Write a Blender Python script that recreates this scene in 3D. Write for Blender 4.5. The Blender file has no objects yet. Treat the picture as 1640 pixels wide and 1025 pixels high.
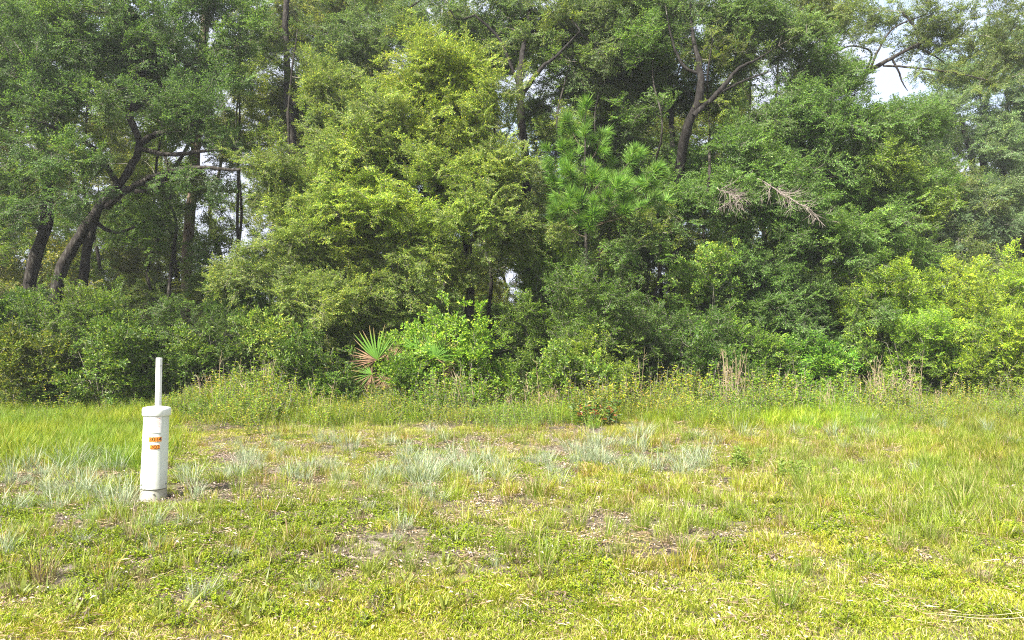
import bpy, math, random
import numpy as np
from mathutils import Vector, Matrix

sc = bpy.context.scene
COL = sc.collection
R = math.radians
rng = np.random.default_rng(7)
random.seed(7)

# ------------------------------------------------------------------ camera
F = 1190.0 / 1640.0            # focal length in picture widths
HOR = 537.0                    # row of the horizon (photo pixels)
CAMZ = 1.6
cam_d = bpy.data.cameras.new('camera'); cam = bpy.data.objects.new('camera', cam_d); COL.objects.link(cam)
cam_d.sensor_width = 36; cam_d.lens = 36 * F; cam_d.clip_end = 3000; cam_d.clip_start = 0.05
cam.location = (0, 0, CAMZ)
cam.rotation_euler = (R(90) + math.atan((HOR - 512.5) / 1190.0), 0, 0)
sc.camera = cam

# ------------------------------------------------------------------ light
HAZE = 0.0009
SUN_EL, SUN_AZ = R(48), R(220)       # azimuth of the sun, clockwise from +Y
w = bpy.data.worlds.new('World'); sc.world = w; w.use_nodes = True
nt = w.node_tree; nt.nodes.clear()
out = nt.nodes.new('ShaderNodeOutputWorld'); bg = nt.nodes.new('ShaderNodeBackground')
sky = nt.nodes.new('ShaderNodeTexSky'); sky.sky_type = 'NISHITA'; sky.sun_disc = False
sky.sun_elevation = SUN_EL; sky.sun_rotation = SUN_AZ; sky.air_density = 1.0; sky.dust_density = 3.0
tc = nt.nodes.new('ShaderNodeTexCoord'); ns = nt.nodes.new('ShaderNodeTexNoise')
ns.inputs['Scale'].default_value = 3.0; ns.inputs['Detail'].default_value = 6
cr = nt.nodes.new('ShaderNodeValToRGB'); cr.color_ramp.elements[0].position = 0.25; cr.color_ramp.elements[1].position = 0.5
mx = nt.nodes.new('ShaderNodeMix'); mx.data_type = 'RGBA'
mx.inputs[7].default_value = (2.0, 2.12, 2.55, 1)
nt.links.new(tc.outputs['Generated'], ns.inputs['Vector']); nt.links.new(ns.outputs['Fac'], cr.inputs['Fac'])
nt.links.new(cr.outputs['Color'], mx.inputs[0]); nt.links.new(sky.outputs['Color'], mx.inputs[6])
nt.links.new(mx.outputs[2], bg.inputs['Color']); bg.inputs['Strength'].default_value = 0.15
nt.links.new(bg.outputs['Background'], out.inputs['Surface'])
sd = bpy.data.lights.new('sun', 'SUN'); so = bpy.data.objects.new('sun', sd); COL.objects.link(so)
sd.energy = 5.0; sd.angle = R(0.6); sd.color = (1.0, 0.955, 0.87)
sdir = Vector((math.sin(SUN_AZ) * math.cos(SUN_EL), math.cos(SUN_AZ) * math.cos(SUN_EL), math.sin(SUN_EL)))
so.rotation_euler = sdir.to_track_quat('Z', 'Y').to_euler(); so.location = (-6, -6, 20)

vs = sc.view_settings
vs.view_transform = 'Standard'; vs.look = 'None'; vs.gamma = 1.0; vs.exposure = 1.75
try: vs.use_curve_mapping = False
except Exception: pass
cy = sc.cycles
cy.max_bounces = 8; cy.diffuse_bounces = 6; cy.glossy_bounces = 2; cy.transmission_bounces = 5
cy.transparent_max_bounces = 4; cy.use_denoising = False; cy.sample_clamp_indirect = 2.0
cy.filter_width = 1.1
try: cy.caustics_reflective = False; cy.caustics_refractive = False
except Exception: pass

# ------------------------------------------------------------------ helpers
def tag(o, label=None, cat=None, group=None, kind=None):
    if label: o['label'] = label
    if cat: o['category'] = cat
    if group: o['group'] = group
    if kind: o['kind'] = kind
    return o

def link(name, me, mats=(), parent=None, loc=None):
    o = bpy.data.objects.new(name, me); COL.objects.link(o)
    if me is not None:
        for m in mats:
            if m.name not in [x.name for x in me.materials if x]: me.materials.append(m)
    if parent is not None: o.parent = parent
    if loc is not None: o.location = loc
    return o

def mesh_np(name, V, Fc, mats=(), midx=None, smooth=False):
    """V (n,3), Fc list of arrays (m,k) of vertex indices."""
    me = bpy.data.meshes.new(name)
    V = np.asarray(V, dtype=np.float32)
    if not isinstance(Fc, (list, tuple)): Fc = [Fc]
    Fc = [np.asarray(f, dtype=np.int32) for f in Fc if len(f)]
    me.vertices.add(len(V)); me.vertices.foreach_set('co', V.ravel())
    if Fc:
        tot = np.concatenate([np.full(len(f), f.shape[1], np.int32) for f in Fc])
        idx = np.concatenate([f.ravel() for f in Fc])
        st = np.concatenate([[0], np.cumsum(tot)[:-1]]).astype(np.int32)
        me.loops.add(len(idx)); me.loops.foreach_set('vertex_index', idx)
        me.polygons.add(len(tot)); me.polygons.foreach_set('loop_start', st); me.polygons.foreach_set('loop_total', tot)
        if midx is not None: me.polygons.foreach_set('material_index', np.asarray(midx, np.int32))
        me.polygons.foreach_set('use_smooth', np.full(len(tot), bool(smooth)))
    for m in mats: me.materials.append(m)
    me.update(calc_edges=True)
    return me

def W(px, py, Y):
    """point of the place seen at photo pixel (px,py), Y metres ahead"""
    return np.array([(px - 820.0) / 1190.0 * Y, Y, CAMZ + (HOR - py) / 1190.0 * Y])

def hsh(ix, iy, seed):
    h = (ix.astype(np.int64) * 374761393 + iy.astype(np.int64) * 668265263 + seed * 974634777) & 0xffffffff
    h = ((h ^ (h >> 13)) * 1274126177) & 0xffffffff
    return ((h ^ (h >> 16)) & 0xffffff) / float(0xffffff)

def vn(x, y, s=1.0, seed=0):
    x = np.asarray(x, float) / s; y = np.asarray(y, float) / s
    ix = np.floor(x); iy = np.floor(y); fx = x - ix; fy = y - iy
    fx = fx * fx * (3 - 2 * fx); fy = fy * fy * (3 - 2 * fy)
    a = hsh(ix, iy, seed); b = hsh(ix + 1, iy, seed); c = hsh(ix, iy + 1, seed); d = hsh(ix + 1, iy + 1, seed)
    return (a * (1 - fx) + b * fx) * (1 - fy) + (c * (1 - fx) + d * fx) * fy

def fbm(x, y, s=1.0, seed=0):
    return 0.55 * vn(x, y, s, seed) + 0.3 * vn(x, y, s * .47, seed + 11) + 0.15 * vn(x, y, s * .21, seed + 23)

def gz(x, y):
    x = np.asarray(x, float); y = np.asarray(y, float)
    near = np.clip((70 - np.hypot(x, y)) / 40, 0, 1)
    return .30 * np.exp(-((x + 5.7) / 1.9) ** 2 - ((y - 16.0) / 1.5) ** 2) + near * (0.16 * (fbm(x, y, 3.3, 5) - .5) + 0.07 * (fbm(x, y, .8, 6) - .5) - 0.03)

def ss(a, b, x):
    t = np.clip((np.asarray(x, float) - a) / (b - a), 0, 1); return t * t * (3 - 2 * t)

# ------------------------------------------------------------------ materials
def newmat(name):
    m = bpy.data.materials.new(name); m.use_nodes = True
    n = m.node_tree; n.nodes.clear()
    o = n.nodes.new('ShaderNodeOutputMaterial'); return m, n, o

def ramp(n, stops):
    c = n.nodes.new('ShaderNodeValToRGB'); e = c.color_ramp.elements
    while len(e) > 1: e.remove(e[-1])
    e[0].position = stops[0][0]; e[0].color = (*stops[0][1], 1)
    for p, col in stops[1:]:
        x = e.new(p); x.color = (*col, 1)
    return c

def leaf_mat(name, stops, trans=0.35, spec=0.35, rough=0.45, tinted=True, tcol=(1.25, 1.2, 0.55)):
    m, n, o = newmat(name)
    g = n.nodes.new('ShaderNodeNewGeometry'); c = ramp(n, stops)
    n.links.new(g.outputs['Random Per Island'], c.inputs['Fac'])
    col = c.outputs['Color']
    if tinted:
        a = n.nodes.new('ShaderNodeAttribute'); a.attribute_type = 'INSTANCER'; a.attribute_name = 'tint'
        mu = n.nodes.new('ShaderNodeMix'); mu.data_type = 'RGBA'; mu.blend_type = 'MULTIPLY'; mu.inputs[0].default_value = 1
        n.links.new(col, mu.inputs[6]); n.links.new(a.outputs['Vector'], mu.inputs[7]); col = mu.outputs[2]
    p = n.nodes.new('ShaderNodeBsdfPrincipled'); p.inputs['Roughness'].default_value = rough
    p.inputs['Specular IOR Level'].default_value = spec
    n.links.new(col, p.inputs['Base Color'])
    t = n.nodes.new('ShaderNodeBsdfTranslucent')
    m2 = n.nodes.new('ShaderNodeMix'); m2.data_type = 'RGBA'; m2.blend_type = 'MULTIPLY'; m2.inputs[0].default_value = 1
    m2.inputs[7].default_value = (*tcol, 1); n.links.new(col, m2.inputs[6]); n.links.new(m2.outputs[2], t.inputs['Color'])
    ms = n.nodes.new('ShaderNodeMixShader'); ms.inputs[0].default_value = trans
    n.links.new(p.outputs[0], ms.inputs[1]); n.links.new(t.outputs[0], ms.inputs[2]); n.links.new(ms.outputs[0], o.inputs['Surface'])
    return m

def noise_mat(name, stops, scale=8, detail=6, rough=0.85, bump=0.3, spec=0.2, stretch=(1, 1, 1), dist=0.0, bscale=None):
    m, n, o = newmat(name)
    t = n.nodes.new('ShaderNodeTexCoord'); mp = n.nodes.new('ShaderNodeMapping'); mp.inputs['Scale'].default_value = stretch
    n.links.new(t.outputs['Object'], mp.inputs['Vector'])
    x = n.nodes.new('ShaderNodeTexNoise'); x.inputs['Scale'].default_value = scale; x.inputs['Detail'].default_value = detail
    x.inputs['Distortion'].default_value = dist
    n.links.new(mp.outputs[0], x.inputs['Vector']); c = ramp(n, stops); n.links.new(x.outputs['Fac'], c.inputs['Fac'])
    p = n.nodes.new('ShaderNodeBsdfPrincipled'); p.inputs['Roughness'].default_value = rough; p.inputs['Specular IOR Level'].default_value = spec
    n.links.new(c.outputs['Color'], p.inputs['Base Color'])
    if bump:
        b = n.nodes.new('ShaderNodeBump'); b.inputs['Strength'].default_value = bump; b.inputs['Distance'].default_value = 0.02
        x2 = n.nodes.new('ShaderNodeTexNoise'); x2.inputs['Scale'].default_value = bscale or scale * 2; x2.inputs['Detail'].default_value = 5
        n.links.new(mp.outputs[0], x2.inputs['Vector']); n.links.new(x2.outputs['Fac'], b.inputs['Height']); n.links.new(b.outputs[0], p.inputs['Normal'])
    n.links.new(p.outputs[0], o.inputs['Surface'])
    return m

M = {}
M['bark'] = noise_mat('bark', [(0.3, (.014, .011, .009)), (0.52, (.030, .025, .020)), (0.72, (.085, .08, .066))], 14, stretch=(1, 1, .35), bump=.8)
M['bark_dark'] = noise_mat('dark_bark', [(0.3, (.010, .008, .007)), (0.55, (.022, .019, .016)), (0.75, (.055, .053, .045))], 14, stretch=(1, 1, .35), bump=.8)
M['bark_pine'] = noise_mat('bark_pine', [(0.3, (.05, .036, .026)), (0.52, (.13, .095, .068)), (0.72, (.22, .175, .13))], 10, stretch=(1, 1, .3), bump=.9)
M['twig'] = noise_mat('twig', [(0.3, (.08, .07, .055)), (0.55, (.20, .18, .15)), (0.8, (.36, .33, .28))], 5, bump=0)
M['deadwood'] = noise_mat('deadwood', [(0.3, (.15, .12, .105)), (0.7, (.32, .27, .24))], 9, bump=.2)
# leaves
M['oak'] = leaf_mat('oak_leaf', [(0, (.056, .10, .025)), (.5, (.108, .17, .042)), (.85, (.175, .235, .07)), (1, (.27, .30, .12))], .52, .4, .45)
M['olive'] = leaf_mat('olive_leaf', [(0, (.06, .11, .026)), (.5, (.13, .19, .045)), (.88, (.21, .26, .075)), (1, (.38, .37, .15))], .52, .4, .45)
M['shrub'] = leaf_mat('shrub_leaf', [(0, (.055, .11, .018)), (.5, (.11, .18, .027)), (.9, (.20, .26, .05)), (1, (.36, .36, .10))], .42, .35, .45)
M['needle'] = leaf_mat('pine_needle', [(0, (.06, .16, .03)), (.6, (.12, .26, .045)), (1, (.2, .32, .08))], .4, .3, .5)
M['blade'] = leaf_mat('grass_blade', [(0, (.125, .18, .014)), (.45, (.21, .28, .018)), (.80, (.30, .35, .03)), (.86, (.45, .40, .19)), (1, (.58, .50, .30))], .35, .25, .5)
M['longblade'] = leaf_mat('long_grass_blade', [(0, (.09, .17, .014)), (.5, (.17, .27, .018)), (.85, (.26, .33, .03)), (1, (.45, .40, .18))], .42, .25, .5)
M['weed'] = leaf_mat('weed_leaf', [(0, (.08, .15, .02)), (.5, (.16, .24, .03)), (.85, (.24, .27, .045)), (.95, (.30, .23, .08)), (1, (.40, .33, .18))], .38, .25, .5)
M['cover'] = leaf_mat('cover_leaf', [(0, (.13, .20, .014)), (.6, (.23, .31, .02)), (1, (.34, .37, .03))], .35, .25, .5)
M['litter'] = leaf_mat('litter_leaf', [(0, (.13, .10, .075)), (.4, (.27, .21, .16)), (.75, (.40, .33, .27)), (1, (.55, .49, .42))], .08, .2, .7, tcol=(1, 1, 1))
M['bluegrass'] = leaf_mat('blue_grey_blade', [(0, (.17, .23, .12)), (.5, (.30, .36, .23)), (.8, (.44, .47, .34)), (.86, (.24, .30, .08)), (1, (.5, .42, .28))], .3, .2, .55, tinted=False, tcol=(1, 1.05, .8))
M['browngrass'] = leaf_mat('brown_grass_blade', [(0, (.09, .065, .035)), (.5, (.22, .16, .09)), (.8, (.34, .26, .15)), (.84, (.15, .19, .05)), (1, (.16, .22, .05))], .2, .2, .6, tinted=False, tcol=(1, 1, .8))
M['greentuft'] = leaf_mat('green_tuft_blade', [(0, (.11, .18, .018)), (.6, (.2, .28, .03)), (.85, (.27, .31, .06)), (.9, (.42, .34, .17)), (1, (.5, .42, .25))], .4, .25, .5, tinted=False)
M['straw'] = noise_mat('straw_stalk', [(0.3, (.26, .18, .11)), (0.7, (.52, .41, .27))], 6, bump=0)
M['palm'] = None

def palm_mat():
    m, n, o = newmat('palmetto_blade')
    t = n.nodes.new('ShaderNodeTexCoord'); s = n.nodes.new('ShaderNodeSeparateXYZ'); n.links.new(t.outputs['Object'], s.inputs[0])
    x = n.nodes.new('ShaderNodeTexNoise'); x.inputs['Scale'].default_value = 5
    oi = n.nodes.new('ShaderNodeObjectInfo')
    a = n.nodes.new('ShaderNodeMath'); a.operation = 'MULTIPLY_ADD'; a.inputs[1].default_value = .32
    n.links.new(oi.outputs['Random'], a.inputs[0]); n.links.new(s.outputs['X'], a.inputs[2])
    c = ramp(n, [(0, (.16, .26, .03)), (.35, (.10, .22, .03)), (.68, (.13, .24, .035)), (.8, (.22, .20, .06)), (.9, (.28, .18, .10)), (1, (.36, .25, .17))])
    n.links.new(a.outputs[0], c.inputs['Fac'])
    p = n.nodes.new('ShaderNodeBsdfPrincipled'); p.inputs['Roughness'].default_value = .55; p.inputs['Specular IOR Level'].default_value = .15; n.links.new(c.outputs[0], p.inputs['Base Color'])
    tr = n.nodes.new('ShaderNodeBsdfTranslucent'); n.links.new(c.outputs[0], tr.inputs[0])
    ms = n.nodes.new('ShaderNodeMixShader'); ms.inputs[0].default_value = .3
    n.links.new(p.outputs[0], ms.inputs[1]); n.links.new(tr.outputs[0], ms.inputs[2]); n.links.new(ms.outputs[0], o.inputs[0])
    return m
M['palm'] = palm_mat()
M['palm_dead'] = noise_mat('dead_palmetto_blade', [(0.3, (.12, .07, .04)), (0.7, (.27, .17, .10))], 5, bump=0)

# ------------------------------------------------------------------ ground
def ground_mat():
    m, n, o = newmat('ground_soil')
    t = n.nodes.new('ShaderNodeTexCoord')
    def noi(scale, det=8, rough=.6):
        x = n.nodes.new('ShaderNodeTexNoise'); x.inputs['Scale'].default_value = scale; x.inputs['Detail'].default_value = det
        x.inputs['Roughness'].default_value = rough; n.links.new(t.outputs['Object'], x.inputs['Vector']); return x
    a = noi(.7); b = noi(9, 8, .75); c = noi(60, 4)
    soil = ramp(n, [(0.3, (.026, .02, .015)), (.5, (.07, .055, .042)), (.68, (.17, .14, .11))])
    n.links.new(b.outputs['Fac'], soil.inputs[0])
    lit = ramp(n, [(0.35, (.06, .046, .034)), (.5, (.14, .113, .088)), (.7, (.30, .25, .205))]); n.links.new(b.outputs['Fac'], lit.inputs[0])
    mk = ramp(n, [(.42, (0, 0, 0)), (.56, (1, 1, 1))]); n.links.new(a.outputs['Fac'], mk.inputs[0])
    mix = n.nodes.new('ShaderNodeMix'); mix.data_type = 'RGBA'
    n.links.new(mk.outputs[0], mix.inputs[0]); n.links.new(soil.outputs[0], mix.inputs[6]); n.links.new(lit.outputs[0], mix.inputs[7])
    g = ramp(n, [(.45, (0, 0, 0)), (.62, (1, 1, 1))]); d = noi(2.3); n.links.new(d.outputs['Fac'], g.inputs[0])
    gm = n.nodes.new('ShaderNodeMath'); gm.operation = 'MULTIPLY'; gm.inputs[1].default_value = .55; n.links.new(g.outputs[0], gm.inputs[0])
    mg = n.nodes.new('ShaderNodeMix'); mg.data_type = 'RGBA'; mg.inputs[7].default_value = (.10, .115, .03, 1)
    n.links.new(gm.outputs[0], mg.inputs[0]); n.links.new(mix.outputs[2], mg.inputs[6])
    v = n.nodes.new('ShaderNodeTexVoronoi'); v.inputs['Scale'].default_value = 38; n.links.new(t.outputs['Object'], v.inputs['Vector'])
    hs = n.nodes.new('ShaderNodeMix'); hs.data_type = 'RGBA'; hs.blend_type = 'OVERLAY'; hs.inputs[0].default_value = .5
    bw = n.nodes.new('ShaderNodeRGBToBW'); n.links.new(v.outputs['Color'], bw.inputs[0])
    n.links.new(mg.outputs[2], hs.inputs[6]); n.links.new(bw.outputs[0], hs.inputs[7])
    p = n.nodes.new('ShaderNodeBsdfPrincipled'); p.inputs['Roughness'].default_value = .95; p.inputs['Specular IOR Level'].default_value = .1
    n.links.new(hs.outputs[2], p.inputs['Base Color'])
    bp = n.nodes.new('ShaderNodeBump'); bp.inputs['Strength'].default_value = .8; bp.inputs['Distance'].default_value = .03
    n.links.new(b.outputs['Fac'], bp.inputs['Height']); n.links.new(bp.outputs[0], p.inputs['Normal'])
    n.links.new(p.outputs[0], o.inputs['Surface']); return m
M['ground'] = ground_mat()

def axis(lo, hi, fine_lo, fine_hi, step):
    f = np.arange(fine_lo, fine_hi + 1e-6, step)
    a = fine_lo - np.cumsum(np.geomspace(step, 220, 26)); a = a[a > lo]
    b = fine_hi + np.cumsum(np.geomspace(step, 220, 26)); b = b[b < hi]
    return np.concatenate([[lo], a[::-1], f, b, [hi]])
gx = axis(-1000, 1000, -14, 14, .16); gy = axis(-1000, 1500, 2, 24, .16)
GX, GY = np.meshgrid(gx, gy); GZ = gz(GX, GY)
V = np.stack([GX, GY, GZ], -1).reshape(-1, 3)
nx, ny = len(gx), len(gy); I = np.arange((ny - 1) * (nx - 1)); r_, c_ = I // (nx - 1), I % (nx - 1); i0 = r_ * nx + c_
link('ground', mesh_np('ground', V, np.stack([i0, i0 + 1, i0 + nx + 1, i0 + nx], -1), [M['ground']], smooth=True))['kind'] = 'structure'

# ------------------------------------------------------------------ added haze volume, imitates lens glare and lifts the far shadows
def closed_box(name, a, b):
    x0, y0, z0 = a; x1, y1, z1 = b
    V = [(x0, y0, z0), (x1, y0, z0), (x1, y1, z0), (x0, y1, z0), (x0, y0, z1), (x1, y0, z1), (x1, y1, z1), (x0, y1, z1)]
    me = mesh_np(name, V, np.array([[0, 3, 2, 1], [4, 5, 6, 7], [0, 1, 5, 4], [1, 2, 6, 5], [2, 3, 7, 6], [3, 0, 4, 7]])); return link(name, me)
hz_ = closed_box('haze', (-1100, -1100, -1.5), (1100, 1600, 19)); hz_['kind'] = 'stuff'
hm, hn, ho = newmat('haze_veil'); pv = hn.nodes.new('ShaderNodeVolumePrincipled'); pv.inputs['Density'].default_value = HAZE; pv.inputs['Color'].default_value = (.93, .96, 1, 1); pv.inputs['Anisotropy'].default_value = .2
hn.links.new(pv.outputs[0], ho.inputs['Volume']); hz_.data.materials.append(hm)
cy.volume_bounces = 0

# ------------------------------------------------------------------ foliage building blocks
def norm(v): return v / (np.linalg.norm(v, axis=-1, keepdims=True) + 1e-9)

def leaves_geo(P, D, N, L, Wd, fold=.25, mid=.45):
    """diamond leaves: base P, along D, face normal N. returns V, tris"""
    D = norm(D); S = norm(np.cross(D, N)); N = norm(np.cross(S, D)); L = L[:, None]; Wd = Wd[:, None]
    b = P; t = P + D * L - N * L * .12
    m = P + D * L * mid
    l = m + S * Wd * .5 + N * Wd * fold; r = m - S * Wd * .5 + N * Wd * fold
    V = np.stack([b, r, t, l], 1).reshape(-1, 3); k = np.arange(len(P))[:, None] * 4
    T = np.concatenate([k + [0, 1, 2], k + [0, 2, 3]], 0)
    return V, T

def tubes(paths, k=3):
    """paths: list of (pts(n,3), radii(n)). one mesh arrays"""
    VV, FF, base = [], [], 0
    ang = np.arange(k) / k * 2 * math.pi
    for P, r in paths:
        P = np.asarray(P, float); r = np.asarray(r, float)
        T = norm(np.gradient(P, axis=0)); ref = np.array([.9, .35, .2]) if abs(T[:, 0]).mean() < .8 else np.array([.1, .3, .95])
        U = norm(np.cross(T, ref)); Vv = np.cross(T, U)
        ring = P[:, None] + r[:, None, None] * (np.cos(ang)[None, :, None] * U[:, None] + np.sin(ang)[None, :, None] * Vv[:, None])
        n = len(P); VV.append(ring.reshape(-1, 3))
        i = (np.arange(n - 1)[:, None] * k + np.arange(k)[None]); j = (np.arange(n - 1)[:, None] * k + (np.arange(k)[None] + 1) % k)
        FF.append(np.stack([i, j, j + k, i + k], -1).reshape(-1, 4) + base); base += n * k
    return np.concatenate(VV), np.concatenate(FF)

def spray(name, leafm, n_side=4, length=.42, L=.055, Wd=.024, per=9, up=.0, seed=0, cluster=0):
    g = np.random.default_rng(seed); P, D, N = [], [], []; paths = []
    def along(a, d, ln, cnt):
        for i in range(cnt):
            t = (i + .6) / cnt; p = a + d * ln * t
            s = 1 if i % 2 else -1
            side = np.array([-d[1], d[0], 0]) * s
            dd = d * g.uniform(.3, .8) + side * g.uniform(.5, 1) + np.array([0, 0, g.uniform(-.5, .35)])
            P.append(p + g.normal(0, .008, 3)); D.append(dd); N.append(np.array([0, 0, 1]) + g.normal(0, .55, 3))
        P.append(a + d * ln); D.append(d + g.normal(0, .2, 3)); N.append(np.array([0, 0, 1]) + g.normal(0, .5, 3))
    mainp = np.array([[0, 0, 0], [length * .5, g.normal(0, .02), g.normal(0, .02)], [length, g.normal(0, .04), g.normal(-.02, .04)]])
    paths.append((mainp, [.0035, .0025, .001]))
    along(np.array([length * .45, 0, 0]), np.array([1., 0, 0]), length * .5, per // 2 + 2)
    for i in range(n_side):
        t = .15 + .7 * i / n_side; a = np.array([length * t, 0, 0]); s = 1 if i % 2 else -1
        an = s * g.uniform(.5, 1.05); d = np.array([math.cos(an), math.sin(an), g.uniform(-.35, .45) + up]); d /= np.linalg.norm(d)
        ln = length * g.uniform(.35, .6) * (1 - .35 * t)
        paths.append((np.array([a, a + d * ln * .5 + g.normal(0, .01, 3), a + d * ln]), [.0025, .002, .001])); along(a, d, ln, per)
    P, D, N = map(np.array, (P, D, N)); n = len(P)
    LV, LT = leaves_geo(P, D, N, L * g.uniform(.6, 1.2, n), Wd * g.uniform(.7, 1.2, n))
    TV, TF = tubes(paths, 3)
    me = mesh_np(name, np.concatenate([LV, TV]), [LT, TF + len(LV)], [leafm, M['twig']], np.r_[np.zeros(len(LT)), np.ones(len(TF))])
    return bpy.data.objects.new(name, me)

def needle_spray(name, seed):
    g = np.random.default_rng(seed); P, D, N = [], [], []
    for i in range(135):
        t = g.uniform(0, 1) ** .6; a = g.uniform(0, 2 * math.pi); op = g.uniform(.15, 1.45) * (1.15 - .35 * t)
        D.append([math.cos(op), math.sin(op) * math.cos(a), math.sin(op) * math.sin(a) - .1]); P.append([.2 * t, 0, 0]); N.append(g.normal(0, 1, 3))
    P, D, N = map(np.array, (P, D, N)); n = len(P)
    LV, LT = leaves_geo(P, D, N, g.uniform(.2, .33, n), np.full(n, .0075), 0, .3)
    TV, TF = tubes([(np.array([[0, 0, 0], [.1, 0, 0], [.2, 0, 0.01]]), [.007, .006, .004])], 4)
    return bpy.data.objects.new(name, mesh_np(name, np.concatenate([LV, TV]), [LT, TF + len(LV)], [M['needle'], M['twig']], np.r_[np.zeros(len(LT)), np.ones(len(TF))]))

def blades_geo(g, n, rad, h, wd, lean=.5, curl=.5, flat=0):
    a = g.uniform(0, 2 * math.pi, n); rr = rad * np.sqrt(g.uniform(0, 1, n)); B = np.stack([rr * np.cos(a), rr * np.sin(a), np.zeros(n)], -1)
    a2 = a + g.normal(0, .9, n); H = h * g.uniform(.45, 1.1, n); le = lean * g.uniform(.15, 1.2, n)
    dirh = np.stack([np.cos(a2), np.sin(a2), np.zeros(n)], -1); up = np.array([0, 0, 1.])
    d1 = norm(dirh * le[:, None] + up); d2 = norm(dirh * (le + curl * g.uniform(.2, 1.6, n))[:, None] + up * (1 - flat))
    M1 = B + d1 * (H * .5)[:, None]; T = M1 + d2 * (H * .55)[:, None]
    S = norm(np.stack([-np.sin(a2), np.cos(a2), np.zeros(n)], -1) + g.normal(0, .4, (n, 3))) * (wd * g.uniform(.6, 1.2, n) * .5)[:, None]
    V = np.stack([B - S * .7, B + S * .7, M1 + S, M1 - S, T], 1).reshape(-1, 3); k = np.arange(n)[:, None] * 5
    return V, [k + [0, 1, 2, 3], k + [3, 2, 4]]

def blades(name, mat, n, rad, h, wd, lean=.5, curl=.5, seed=0, flat=0):
    g = np.random.default_rng(seed); V, Fs = blades_geo(g, n, rad, h, wd, lean, curl, flat)
    return bpy.data.objects.new(name, mesh_np(name, V, Fs, [mat]))

def flecks(name, mat, n, rad, L, Wd, seed):
    g = np.random.default_rng(seed); a = g.uniform(0, 6.28, n); rr = rad * np.sqrt(g.uniform(0, 1, n))
    P = np.stack([rr * np.cos(a), rr * np.sin(a), g.uniform(.004, .025, n)], -1); b = g.uniform(0, 6.28, n)
    D = np.stack([np.cos(b), np.sin(b), g.uniform(-.2, .35, n)], -1); N = np.array([0, 0, 1.]) + g.normal(0, .35, (n, 3))
    V, T = leaves_geo(P, D, N, L * g.uniform(.5, 1.3, n), Wd * g.uniform(.5, 1.3, n), .35)
    return bpy.data.objects.new(name, mesh_np(name, V, T, [mat]))

def weed(name, mat, seed, nst=7, h=.4, L=.035, Wd=.014, rad=.14):
    g = np.random.default_rng(seed); P, D, N, paths = [], [], [], []
    for s in range(nst):
        b = np.array([g.normal(0, rad * .6), g.normal(0, rad * .6), 0]); d = np.array([g.normal(0, .3), g.normal(0, .3), 1]); d /= np.linalg.norm(d); H = h * g.uniform(.5, 1.1)
        paths.append((np.array([b, b + d * H * .5, b + d * H + g.normal(0, .02, 3)]), [.0025, .002, .001]))
        for i in range(11):
            t = .15 + .85 * i / 11; a = g.uniform(0, 6.28); P.append(b + d * H * t); D.append([math.cos(a), math.sin(a), g.uniform(-.1, .9)]); N.append([0, 0, 1] + g.normal(0, .4, 3))
            P.append(b + d * H * t); D.append([math.cos(a + 2.4), math.sin(a + 2.4), g.uniform(-.1, .9)]); N.append([0, 0, 1] + g.normal(0, .4, 3))
    P, D, N = map(np.array, (P, D, N)); n = len(P); LV, LT = leaves_geo(P, D, N, L * g.uniform(.6, 1.3, n), Wd * g.uniform(.7, 1.3, n))
    TV, TF = tubes(paths, 3)
    return bpy.data.objects.new(name, mesh_np(name, np.concatenate([LV, TV]), [LT, TF + len(LV)], [mat, M['twig']], np.r_[np.zeros(len(LT)), np.ones(len(TF))]))

def scatter_group(name, variants):
    ng = bpy.data.node_groups.new(name, 'GeometryNodeTree')
    ng.interface.new_socket('Geometry', in_out='INPUT', socket_type='NodeSocketGeometry')
    ng.interface.new_socket('Geometry', in_out='OUTPUT', socket_type='NodeSocketGeometry')
    N = ng.nodes; Lk = ng.links
    gi = N.new('NodeGroupInput'); go = N.new('NodeGroupOutput'); ip = N.new('GeometryNodeInstanceOnPoints'); j = N.new('GeometryNodeJoinGeometry')
    for v in variants:
        oi = N.new('GeometryNodeObjectInfo'); oi.inputs['Object'].default_value = v; oi.transform_space = 'ORIGINAL'
        g2 = N.new('GeometryNodeGeometryToInstance'); Lk.new(oi.outputs['Geometry'], g2.inputs[0]); Lk.new(g2.outputs[0], j.inputs[0])
    def na(nm, ty):
        a = N.new('GeometryNodeInputNamedAttribute'); a.data_type = ty; a.inputs['Name'].default_value = nm; return a.outputs['Attribute']
    Lk.new(gi.outputs[0], ip.inputs['Points']); Lk.new(j.outputs[0], ip.inputs['Instance']); ip.inputs['Pick Instance'].default_value = True
    Lk.new(na('vid', 'INT'), ip.inputs['Instance Index']); Lk.new(na('rot', 'FLOAT_VECTOR'), ip.inputs['Rotation']); Lk.new(na('scl', 'FLOAT'), ip.inputs['Scale'])
    Lk.new(ip.outputs[0], go.inputs[0])
    return ng

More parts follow.
